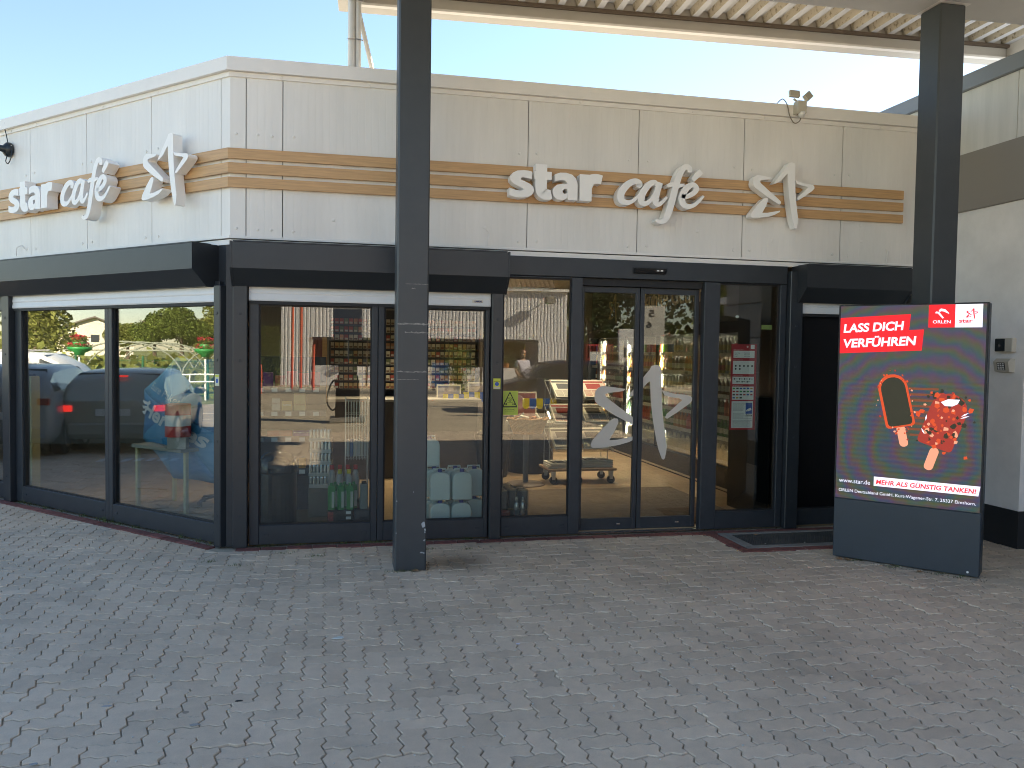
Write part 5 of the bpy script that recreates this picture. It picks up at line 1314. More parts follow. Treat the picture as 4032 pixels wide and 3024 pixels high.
for x in (1.5, 4.0, 7.0): MB().box(x-.04, x+.04, -.04, .04, 0, 2.168).build('window_post', mat('brown_post', (.07, .045, .03), .6), hall)
MB().box(-1.0, 9.85, -.03, .03, 0, .95).build('sill_wall', hw, hall)
rt_ = mat('roof_tile', (.115, .080, .055), .8, var=.3, scale=8)
rp_ = []; x = -2.6
while x < 10.6: rp_ += [(x, 0), (x+.08, .05), (x+.16, .05), (x+.24, 0)]; x += .24
mb = MB(); n_ = len(rp_); vs_ = []
for (yy, zz) in ((.25, 4.86), (-2.2, 6.6), (-4.5, 8.1)):
    vs_ += [(p[0], yy - p[1]*.5, zz + p[1]) for p in rp_]
mb.add(vs_, [(r_*n_+i, r_*n_+i+1, (r_+1)*n_+i+1, (r_+1)*n_+i) for r_ in range(2) for i in range(n_-1)]); o = mb.build('roof', rt_, hall, recalc=False)
o.modifiers.new('t', 'SOLIDIFY').thickness = .05
MB().box(-2.4, 11.3, -9, -8.9, 0, 4.7).build('rear_wall', hw, hall); MB().box(11.25, 11.35, -9, -.1, 0, 4.7).build('end_wall', hw, hall)
fx = thing('wall_spotlight', (10.3, -24.42, 4.1), 'grey spotlight on a bracket at the right end of the hall', 'spotlight'); MB().box(-.25, .25, .35, .7, 0, .35, .03).build('lamp_head', M['conc'], fx); MB().tube([(0, 0, .2), (0, .4, .2)], .03, 6).build('arm', M['conc'], fx)
for k, x in enumerate((.6, 3.0, 5.6, 8.2)):
    t = thing('window_plant', (x, -24.2, .96), ['leftmost', 'second', 'third', 'rightmost'][k] + ' green plant in an orange pot on the hall sill', 'plant', 'plants on the hall sill'); MB().lathe([(0, 0), (.12, 0), (.16, .22), (0, .22)], n=12).build('pot', mat('terracotta', (.40, .16, .05), .7), t)
    lf = MB()
    for q in range(60):
        a = random.random()*6.28; p = Vector((random.gauss(0, .14), random.gauss(0, .1), .22+random.random()*.35)); d = Vector((math.cos(a), math.sin(a), random.uniform(-.2, .8)))*.12; e_ = d.cross(Vector((0, 0, 1))).normalized()*.03
        lf.quad(tuple(p-e_), tuple(p+e_), tuple(p+d+e_*.3), tuple(p+d-e_*.3))
    tag(lf.build('foliage', M['leafm'], t, recalc=False), kind='stuff')
# tiled house and hedge left of the hall
oh = thing('tiled_house', (-6.8, -27, 0), 'dark tiled low roof house behind a clipped hedge', 'house'); MB().box(-4, 3.9, -4, 0, 0, 2.6).build('wall', M['inwall'], oh)
rp_ = []; x = -4.2
while x < 4.1: rp_ += [(x, 0), (x+.08, .05), (x+.16, .05), (x+.24, 0)]; x += .24
mb = MB(); n_ = len(rp_); vs_ = []
for (yy, zz) in ((.4, 2.5), (-2.6, 5.2)): vs_ += [(p[0], yy - p[1]*.5, zz + p[1]) for p in rp_]
mb.add(vs_, [(i, i+1, n_+i+1, n_+i) for i in range(n_-1)]); o = mb.build('roof', mat('roof_tile_dark', (.06, .052, .05), .7, var=.4, scale=10), oh, recalc=False); o.modifiers.new('t', 'SOLIDIFY').thickness = .05
def leaf_cloud(mb, cx, cy, cz, rx, ry, rz, n, size, shell=.5):
    for q in range(n):
        while True:
            v = Vector((random.uniform(-1, 1), random.uniform(-1, 1), random.uniform(-1, 1)))
            if shell*.6 < v.length < 1: break
        p = Vector((cx+v.x*rx, cy+v.y*ry, cz+v.z*rz)); d = Vector((random.gauss(0, 1), random.gauss(0, 1), random.gauss(0, .7))).normalized(); e_ = d.orthogonal().normalized()
        s = size*random.uniform(.6, 1.3); a, b_ = d*s, e_*s*.6
        mb.quad(tuple(p-a*.5), tuple(p+b_*.5), tuple(p+a*.5), tuple(p-b_*.5))
hg = thing('hedge', (-4.5, -24.6, 0), 'clipped green hedge left of the corrugated hall', 'hedge'); mb = MB()
for q in range(3800):
    p = Vector((random.uniform(-4, 2.0), random.choice((.5, random.uniform(-.5, .5))), random.uniform(0, 2.75))); d = Vector((random.gauss(0, 1), random.gauss(0, 1), random.gauss(0, 1))).normalized()*.11; e_ = d.orthogonal()*.6
    mb.quad(tuple(p-d), tuple(p+e_), tuple(p+d), tuple(p-e_))
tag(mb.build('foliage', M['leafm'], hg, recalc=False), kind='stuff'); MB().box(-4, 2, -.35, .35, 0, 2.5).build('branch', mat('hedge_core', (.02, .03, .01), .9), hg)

def tree(x, y, h, rx, label, cat_n=2600, col='leafm', dense=9, size=.45, trunk=.25, conifer=False):
    t = thing('tree', (x, y, 0), label, 'tree', 'trees around the forecourt')
    MB().tube([(0, 0, -.1), (.05*h*.1, 0, h*.3), (-.04*h*.1, .05, h*.6), (0, 0, h*.85)], [trunk, trunk*.75, trunk*.45, trunk*.15], 8).build('trunk', M['bark'], t)
    br = MB()
    for k in range(7):
        a = k*2.4; z0 = h*(.3+.07*k); br.tube([(0, 0, z0), (rx*.45*math.cos(a), rx*.45*math.sin(a), z0+h*.1), (rx*.75*math.cos(a), rx*.75*math.sin(a), z0+h*.13)], [trunk*.35, trunk*.2, trunk*.06], 5)
    tag(br.build('limb', M['bark'], t), kind='stuff')
    mb = MB()
    for k in range(dense):
        if conifer:
            f = k/(dense-1); z = h*(.22+.76*f); r_ = rx*(1.05-f*.95)
            for q in range(5):
                a = q*1.2566+k; leaf_cloud(mb, r_*.55*math.cos(a), r_*.55*math.sin(a), z-.05*h*.3, r_*.55, r_*.55, h*.055, cat_n//dense//5, size)
        else:
            a = k*2.4; rr_ = rx*.62*math.sqrt((k+.5)/dense); z = h*(.50+.34*random.random())
            leaf_cloud(mb, rr_*math.cos(a), rr_*math.sin(a), z, rx*.46, rx*.46, h*.19, cat_n//dense, size)
    if not conifer: leaf_cloud(mb, 0, 0, h*.86, rx*.4, rx*.4, h*.14, cat_n//dense, size)
    tag(mb.build('crown', M[col], t, recalc=False), kind='stuff'); return t
hg2 = thing('hedge', (21, -27.5, 0), 'tall dark added screening hedge right of the hall behind the pumps', 'hedge'); mb = MB()  # added hedge, keeps the bright horizon out of the door pane reflections
for q in range(6500):
    p = Vector((random.uniform(-9, 14), random.gauss(0, .6), abs(random.gauss(0, 1.9)))); d = Vector((random.gauss(0, 1), random.gauss(0, 1), random.gauss(0, 1))).normalized()*.2; e_ = d.orthogonal()*.6
    mb.quad(tuple(p-d), tuple(p+e_), tuple(p+d), tuple(p-e_))
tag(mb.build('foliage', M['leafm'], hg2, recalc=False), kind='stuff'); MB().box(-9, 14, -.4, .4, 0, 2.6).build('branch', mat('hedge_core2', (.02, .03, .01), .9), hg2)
M['leaf2'] = mat('leaf_yellow_green', (.20, .22, .05), .6, rand=.45); M['leaf3'] = mat('leaf_dark', (.05, .08, .025), .6, rand=.5); M['leaf4'] = mat('leaf_conifer', (.19, .20, .05), .6, rand=.5)
def az_pos(az, d, y0=8.6, x0=-2.0): a = R(az); return (x0 + d*math.sin(a), y0 - d*math.cos(a))
for k, (az, d, h, rx, col, con, lab) in enumerate((
    (-108.6, 55, 8.5, 2.6, 'leaf4', True, 'tall yellow green conifer beyond the road'),
    (-101.2, 95, 5.6, 2.6, 'leafm', False, 'broad green tree right of the pale house'),
    (-99.4, 92, 6.3, 3.6, 'leafm', False, 'highest rounded green tree beyond the polytunnel'),
    (-97.6, 96, 5.4, 3.0, 'leaf2', False, 'light green tree behind the polytunnel end'),
    (-102.9, 120, 5.0, 3.2, 'leaf2', False, 'distant pale tree beside the house'),
    (-95.4, 80, 7.5, 3.4, 'leaf2', False, 'tall light green tree at the garden centre end'),
    (-93.0, 90, 8.0, 4.2, 'leafm', False, 'green tree far along the road verge'),
    (-112.5, 70, 8.0, 4.0, 'leaf3', False, 'dark green tree left of the conifer'))):
    x, y = az_pos(az, d); tree(x, y, h, rx, lab, 8500, col, 11 if con else 12, .30, .28, con)
for k, (x, y, h, rx, col, lab) in enumerate(((13.2, -26.5, 8.5, 2.3, 'leaf3', 'dark tree right of the hall by the red cage'), (16.3, -26, 9.5, 2.8, 'leaf3', 'tallest dark tree behind the fuel price board'), (20.5, -24, 7.0, 2.8, 'leafm', 'lighter green tree farthest right behind the pumps'), (15.0, -32, 9, 3, 'leaf3', 'dark tree beyond the corner of the hall'))):
    tree(x, y, h, rx, lab, 6500, col, 10, .28, .22)
# pale house beyond the garden centre
hx, hy = az_pos(-104.9, 150); hs_ = thing('pale_house', (hx, hy, 0), 'pale gabled house with grey roof among the distant trees', 'house', rotz=R(-14))
hwl = mat('pale_wall', (.62, .56, .46), .8)
MB().prism([(-6, 0), (6, 0), (6, 4.4), (0, 6.6), (-6, 4.4)], -5, 5, 'u').build('wall', hwl, hs_)
for s in (-1, 1): MB().prism([(0, 6.75), (6.6*s, 4.3), (6.6*s, 4.05), (0, 6.5)], -5.6, 5.6, 'u').build('roof', mat('roof_grey', (.12, .105, .09), .8), hs_)
for yv in (-3, 0, 3): MB().box(5.0, 5.08, yv-.6, yv+.6, 2.4, 3.6).build('window', M['dark2'], hs_)

# garden centre: fence, hoops, polytunnel, planting
fc = thing('mesh_fence', (-21.9, 11, 0), 'green wire mesh fence along the garden centre', 'fence')
gfen = mat('fence_green', (.015, .10, .045), .5)
for y in range(-16, 14, 2): MB().tube([(0, y-.4, 0), (0, y-.4, 1.42)], .035, 8).build('fence_post', gfen, fc)
wfm = MB()
for z in (.12, .35, .58, .81, 1.04, 1.27): wfm.tube([(0, -17, z), (0, 13, z)], .006, 4)
y = -17
while y < 13: wfm.tube([(0, y, .05), (0, y, 1.36)], .003, 3); y += .25
tag(wfm.build('wire', gfen, fc), kind='stuff')
for k, z in enumerate((.62, .86)):
    t = thing('guard_rail', (-20.9, 8, z), ('lower' if k == 0 else 'upper') + ' pale tubular rail in front of the mesh fence', 'rail', 'rails along the verge'); MB().tube([(0, -18, 0), (0, 14, 0)], .025, 6).build('tube', M['white'], t)
    for y in range(-17, 14, 4): MB().tube([(0, y, -z), (0, y, 0)], .022, 6).build('rail_post', M['white'], t)
pl = MB()
for q in range(7000):
    p = Vector((random.uniform(-48, -22.3), random.uniform(-8, 24), 0)); p.z = abs(random.gauss(0, .42))*(1+(-22-p.x)*.012)
    d = Vector((random.gauss(0, 1), random.gauss(0, 1), random.gauss(0, 1)+.5)).normalized()*random.uniform(.14, .30); e_ = d.orthogonal()*.6
    pl.quad(tuple(p-d), tuple(p+e_), tuple(p+d), tuple(p-e_))
tag(pl.build('nursery_plants', M['leaf2'], None, recalc=False), kind='stuff')
hoopm = mat('hoop_steel', (.20, .22, .17), .6)
for k in range(4):
    t = thing('greenhouse_frame', (-30-k*3.0, 10.5, 0), ['nearest', 'second', 'third', 'farthest'][k] + ' bare steel hoop of the uncovered greenhouse', 'hoop', 'greenhouse hoops')
    for c_, yy in enumerate((-4.6, 0.0, 4.6)):
        MB().tube([(0, yy+2.3*math.cos(a*math.pi/14), .5+1.42*math.sin(a*math.pi/14)) for a in range(15)], .035, 6).build('hoop', hoopm, t)
        for s in (-2.3, 2.3): MB().tube([(0, yy+s, 0), (0, yy+s, .5)], .035, 6).build('hoop_leg', hoopm, t)
    MB().tube([(0, -6.9, 1.55), (0, 6.9, 1.55)], .025, 6).build('tie_bar', hoopm, t)
pt_ = thing('polytunnel', (-40, 6.0, 0), 'white film covered polytunnel among the nursery plants', 'greenhouse')
film = mat('tunnel_film', (.62, .62, .60), .4)
mb = MB(); n_ = 17; vs_ = []
for xx in (0, -24): vs_ += [(xx, 3.4*math.cos(a*math.pi/16), 1.95*math.sin(a*math.pi/16)) for a in range(n_)]
mb.add(vs_, [(i, i+1, n_+i+1, n_+i) for i in range(n_-1)] + [tuple(range(n_))]); mb.build('cover', film, pt_, smooth=True)
for k in range(5): MB().tube([(-k*5-.05, 3.43*math.cos(a*math.pi/16), 1.97*math.sin(a*math.pi/16)) for a in range(n_)], .03, 5).build('hoop', hoopm, pt_)
def planter(x, y, label):
    t = thing('flower_planter', (x, y, 0), label, 'planter', 'green two tier flower planters on posts'); gp = mat('planter_green', (.02, .22, .05), .45)
    MB().tube([(0, 0, 0), (0, 0, 1.5)], .03, 8).build('post', M['white'], t)
    MB().lathe([(0, 1.42), (.14, 1.42), (.16, 1.5), (.34, 1.60), (.36, 1.68), (0, 1.66)], n=20).build('lower_bowl', gp, t, smooth=True); MB().lathe([(0, 1.66), (.14, 1.66), (.22, 1.84), (0, 1.83)], n=18).build('upper_bowl', gp, t, smooth=True)
    f1, f2 = MB(), MB()
    for z, r_ in ((1.72, .36), (1.93, .28)):
        leaf_cloud(f1, 0, 0, z, r_, r_, .10, 160, .09, .2); leaf_cloud(f2, 0, 0, z+.06, r_*1.05, r_*1.05, .09, 90, .09, .6)
    tag(f1.build('foliage', M['leafm'], t, recalc=False), kind='stuff'); tag(f2.build('flowers', mat('geranium_red', (.55, .03, .06), .6, rand=.3), t, recalc=False), kind='stuff')
planter(-21.4, 10.6, 'green planter of red geraniums right of the fence post'); planter(-21.4, 14.35, 'green planter of red geraniums behind the white estate car')

# cars
tyre = mat('tyre', (.015, .015, .015), .8); rimm = mat('rim', (.40, .40, .41), .3, metal=.8); carglass = mat('car_glass', (.015, .02, .022), .06); tail = mat('tail_lamp', (.35, .01, .01), .2, emit=(1, .03, .02), es=.35); taild = mat('tail_lamp_off', (.28, .015, .012), .2); platem = mat('number_plate', (.6, .6, .58), .5); headl = mat('head_lamp', (.5, .52, .55), .1)
def car(name, loc, rotz, label, col, L=4.3, Wd=1.8, Hh=1.5, belt=.95, hood=1.15, rear=.25, lit=False, rails=False, cat='car'):
    """x forward, rear at x = -L/2"""
    t = thing(name, loc, label, cat, 'cars on the forecourt and road', rotz)
    pm_ = mat('car_paint', col, .25); pm_.node_tree.nodes['Principled BSDF'].inputs['Coat Weight'].default_value = .15
    xr, xf = -L/2, L/2
    # stations: x, bottom z, top z, belt z, half width factor
    ws = xf-hood; S = [(xr, .42, .86, .84, .86), (xr+.06, .30, belt+.02, belt, .95), (xr+rear*.6, .24, belt+(Hh-belt)*.55, belt, .985), (xr+rear+.25, .22, Hh-.04, belt, 1), (xr+rear+.9, .20, Hh, belt, 1), (0, .20, Hh, belt-.02, 1), (ws-.75, .20, Hh-.05, belt-.03, 1), (ws-.35, .20, belt+(Hh-belt)*.55, belt-.04, 1), (ws, .20, belt+.02, belt-.05, 1), (xf-.55, .22, belt-.10, belt-.13, .98), (xf-.12, .26, belt-.24, belt-.26, .93), (xf, .38, belt-.40, belt-.42, .82)]
    def ring(s):
        x, zb_, zt2, bl, wf_ = s; w = Wd/2*wf_; up_ = max(0, (zt2-bl)/max(.01, Hh-belt)); wr_ = w*(1-.20*min(1, up_))
        return [(x, 0, zb_), (x, w*.86, zb_), (x, w*.98, zb_+.14), (x, w, (zb_+bl)/2+.05), (x, w*.97, bl), (x, wr_, zt2-.035*min(1, up_)-.004), (x, wr_*.88, zt2), (x, 0, zt2+.02*min(1, up_))]
    rg = [ring(s) for s in S]; nR_ = 8; vs_ = []
    for r_ in rg: vs_ += r_ + [(x, -y, z) for (x, y, z) in r_[-2:0:-1]]
    N2 = 14; fs_ = []
    for i in range(len(rg)-1):
        for k in range(N2): fs_.append((i*N2+k, i*N2+(k+1) % N2, (i+1)*N2+(k+1) % N2, (i+1)*N2+k))
    fs_ += [tuple(range(N2))[::-1], tuple((len(rg)-1)*N2+k for k in range(N2))]
    mb = MB(); mb.add(vs_, fs_); body = mb.build('body', pm_, t, smooth=True)
    def panel(i0, i1, k0, k1, nme, m, off=.006, ins=.10):
        for sgn in (1, -1):
            g = MB(); P = []
            for i in range(i0, i1+1):
                a, b_ = Vector(rg[i][k0]), Vector(rg[i][k1]); P.append((a+(b_-a)*ins, a+(b_-a)*(1-ins)))
            for i in range(len(P)-1):
                q = [P[i][0], P[i+1][0], P[i+1][1], P[i][1]]; nn = (q[1]-q[0]).cross(q[3]-q[0])
                if nn.length < 1e-5: continue
                nn.normalize(); nn = nn if nn.y > 0 else -nn
                q = [p + nn*off for p in q]; g.quad(*[(p.x, p.y*sgn, p.z) for p in q])
            g.build(nme, m, t, recalc=False)
    panel(2, 7, 4, 5, 'side_window', carglass)
    def cross(i0, i1, nme, m, ins=.08):
        a0_, a1_, b0_, b1_ = Vector(rg[i0][5]), Vector(rg[i1][5]), Vector(rg[i0][7]), Vector(rg[i1][7])
        d = (b1_-b0_); nn = Vector((-d.z, 0, d.x)).normalized()
        if nn.z < 0: nn = -nn
        p0, p1 = b0_+d*ins, b0_+d*(1-ins); w0, w1 = a0_.y*.94, a1_.y*.92
        MB().quad(*[tuple(Vector(q)+nn*.012) for q in ((p0.x, -w0, p0.z), (p0.x, w0, p0.z), (p1.x, w1, p1.z), (p1.x, -w1, p1.z))]).build(nme, m, t, recalc=False)
    cross(1, 3, 'rear_window', carglass); cross(6, 8, 'windscreen', carglass)
    for x in (xr+.78, xf-.85):
        for s in (-1, 1):
            w = MB(lambda u, v, z: (u, z, v)).lathe([(0, -.10), (.30, -.10), (.325, -.07), (.325, .07), (.30, .10), (0, .10)], n=22).build('wheel', tyre, t, loc=(x, s*(Wd/2-.09), .325))
            MB(lambda u, v, z: (u, z, v)).lathe([(0, -.108), (.20, -.108), (.21, -.101), (.21, .101), (.20, .108), (0, .108)], n=16).build('rim', rimm, w)
    for s in (-1, 1):
        MB().box(xr-.012, xr+.10, s*(Wd/2*.74), s*(Wd/2*.93), belt-.17, belt-.07, .01).build('tail_light', tail if lit else taild, t)
        MB().box(xf-.18, xf-.02, s*(Wd/2*.50), s*(Wd/2*.80), belt-.42, belt-.32, .01).build('headlight', headl, t)
        MB().box(ws-.35, ws-.20, s*(Wd/2), s*(Wd/2+.17), belt-.02, belt+.10, .02).build('mirror', pm_, t)
        if rails: MB().tube([(xr+rear+.5, s*Wd*.37, Hh+.03), (ws-.9, s*Wd*.37, Hh+.03)], .018, 6).build('roof_rail', rimm, t)
    if lit: MB().box(xr+rear*.9, xr+rear+.02, -.16, .16, Hh-.10, Hh-.07).build('brake_light', tail, t)
    MB().box(xr-.016, xr-.002, -.26, .26, .62, .73).build('number_plate', platem, t)
    MB().box(xr-.03, xr+.2, -Wd/2*.84, Wd/2*.84, .30, .52, .04).build('bumper', mat('bumper', tuple(c*.7+.01 for c in col), .5), t)
    return t
car('parked_car', (-9.4, 9.92, 0), R(180), 'champagne grey hatchback with lit tail lamps, right of the dark off road car', (.32, .30, .25), L=4.0, Wd=1.62, Hh=1.33, belt=.86, lit=True)
car('parked_car', (-8.95, 11.62, 0), R(176), 'dark blue grey off road car with tall tail, left of the hatchback', (.24, .24, .24), L=4.4, Wd=1.75, Hh=1.40, belt=1.0, rear=.35)
car('parked_car', (-12.9, 14.1, 0), R(90), 'white estate car with roof rails driving on the road', (.75, .75, .73), L=4.7, Wd=1.8, Hh=1.58, belt=.98, rear=.5, rails=True)
car('parked_car', (6.4, -8.3, 0), R(180), 'dark navy car parked in front of the corrugated hall', (.018, .028, .055), L=4.5, Wd=1.8, Hh=1.48, belt=.94, rear=.3)

# fuel pumps
def pump(loc, label, nums, post_col):
    t = thing('fuel_pump', loc, label, 'fuel pump', 'fuel pumps on the forecourt')
    MB().box(-.42, .42, -.30, .30, 0, .12, .01).build('plinth', M['conc'], t)
    MB().prism([(-.30, .12), (.30, .12), (.27, 1.02), (-.27, 1.02)], -.22, .22, 'v').build('cabinet', M['black'], t); MB().box(-.25, .25, -.20, .20, 1.02, 1.10).build('shelf', M['dark2'], t)
    MB().box(-.22, .22, -.18, .18, 1.10, 1.42, .01).build('display_head', M['black'], t); MB().box(-.17, .17, .181, .186, 1.16, 1.36).build('display', M['dark2'], t)
    MB().tube(catmull([(-.26, .10, .98), (-.36, .14, .95), (-.46, .16, .70), (-.47, .16, .45), (-.36, .16, .30), (-.28, .12, .34)], 6), .018, 8).build('hose', M['rubber'], t); MB().box(-.31, -.27, .06, .14, .80, 1.02, .01).build('nozzle', M['black'], t)
    MB().tube([(0, 0, 1.42), (0, 0, 1.98)], .04, 8).build('sign_post', M['dark2'], t)
    s = MB().box(-.33, .33, -.04, .04, 1.96, 2.98, .004).build('number_board', post_col, t)
    return t, s
t, s = pump((.30, -5.0, 0), 'dark fuel pump with hose loop and a blue board numbered 3 and 4', '34', mat('pump_blue', (.035, .05, .085), .5))
MB(lambda u, v, z: (-u, v, z)).box(-.33, .33, .0405, .043, 2.68, 2.98).build('number_field', mat('field_grey', (.20, .22, .26), .5), s)
def TB(u, v, z): return (-u, v, z)          # boards face the shop
mb = MB(TB); add_text(mb, '4', -.24, .0445, 2.72, .24, fit=.16, offset=.006); add_text(mb, '3', .08, .0445, 2.72, .24, fit=.16, offset=.006); mb.build('lettering', mat('number_ochre', (.28, .15, .06), .5), s)
t, s = pump((8.05, -5.0, 0), 'dark fuel pump with a beige board numbered 5 and 6', '56', mat('pump_beige', (.52, .50, .45), .5))
mb = MB(TB); add_text(mb, '5', -.05, .0445, 2.70, .24, fit=.15, offset=.006); add_text(mb, '6', .02, .0445, 2.40, .24, fit=.15, offset=.006); mb.build('lettering', M['gasket'], s)
# red gas bottle cage, white board, red barrier posts, bamboo, blue board
cg = thing('gas_bottle_cage', (7.65, -8.4, 0), 'red gas bottle cage with a white label', 'cage'); rdm = mat('cage_red', (.50, .03, .025), .5)
MB().box(-.42, .42, -.3, .3, 0, .06).build('base', rdm, cg); MB().box(-.42, .42, -.3, .3, 1.92, 1.98).build('roof', rdm, cg); MB().box(-.42, .42, -.3, -.28, .06, 1.92).build('rear_panel', rdm, cg); MB().box(-.3, .2, .30, .305, 1.45, 1.75).build('label_plate', M['white'], cg)
for q in range(8): MB().box(-.42+q*.117, -.40+q*.117, .28, .30, .06, 1.92).build('bar', rdm, cg)
for k in range(3):
    t = thing('gas_bottle', (7.40+k*.25, -8.4, .06), ['left', 'middle', 'right'][k] + ' red gas bottle in the cage', 'gas bottle', 'gas bottles in the cage'); MB().lathe([(0, 0), (.11, 0), (.115, .9), (.07, 1.05), (.02, 1.08), (0, 1.08)], n=14).build('body', rdm, t, smooth=True)
wb_ = thing('price_board', (8.75, -8.6, 0), 'white upright board with red edge beside the gas cage', 'board'); MB().box(-.34, .34, -.06, .06, 0, 2.46, .01).build('panel', M['white'], wb_); MB().box(.342, .42, -.06, .06, 0, 2.46, .01).build('edge', rdm, wb_)
for q in range(3): MB().box(-.18+q*.14, -.10+q*.14, .061, .066, 1.6, 1.9).build('digit', M['gasket'], wb_)
bm = mat('barrier_orange_red', (.60, .10, .05), .5)
for k, (x, y, h) in enumerate(((-.80, -18.2, 1.9), (-1.70, -20, 5.0), (-1.35, -20, 5.0))):
    t = thing('marker_pole', (x, y, 0), ['short orange red pole near the kerb', 'left tall red pole before the hall', 'right tall red pole before the hall'][k], 'pole', 'red poles before the hall'); MB().tube([(0, 0, 0), (0, 0, h)], .055, 10).build('pole', bm, t); MB().lathe([(0, 0), (.12, 0), (.12, .03), (0, .03)], n=12).build('foot', M['conc'], t)
kr = MB(); kr.box(-12, 30, -17.6, -17.35, -.05, .12, .02); ko = kr.build('kerb', M['conc'], None); tag(ko, kind='structure')
t = thing('hoop_barrier', (-2.70, -17.0, 0), 'red and white tubular hoop barrier by the kerb', 'barrier'); MB().tube(catmull([(-.25, 0, 0), (-.25, 0, 1.0), (-.12, 0, 1.15), (.0, 0, 1.0), (.0, 0, 0)], 5), .035, 8).build('tube', bm, t)
bam = thing('bamboo_plant', (5.0, -18.8, 0), 'yellow green bamboo bush beside a blue board', 'plant'); mb = MB()
for q in range(1500):
    a = random.random()*6.28; r_ = abs(random.gauss(0, .45)); z = random.uniform(.1, 1.85); p = Vector((r_*math.cos(a), r_*math.sin(a), z)); d = Vector((math.cos(a)*.6, math.sin(a)*.6, random.uniform(-.5, 1))).normalized()*.22; e_ = d.cross(Vector((0, 0, 1))).normalized()*.03
    mb.quad(tuple(p-e_), tuple(p+e_), tuple(p+d+e_*.2), tuple(p+d-e_*.2))
tag(mb.build('foliage', mat('bamboo_leaf', (.17, .20, .03), .6, rand=.4), bam, recalc=False), kind='stuff')
for q in range(7): MB().tube([(random.gauss(0, .15), random.gauss(0, .15), 0), (random.gauss(0, .3), random.gauss(0, .3), 1.7)], .012, 5).build('cane', M['leaf2'], bam)
bbd = thing('blue_board', (4.25, -18.6, 0), 'blue picture board left of the bamboo', 'board'); MB().box(-.35, .35, -.04, .04, .2, 1.25, .01).build('panel', mat('board_blue', (.03, .06, .36), .5, col2=(.06, .25, .45), scale=4), bbd)
for s in (-.25, .25): MB().box(s-.03, s+.03, -.2, .2, 0, .2).build('foot', M['conc'], bbd)

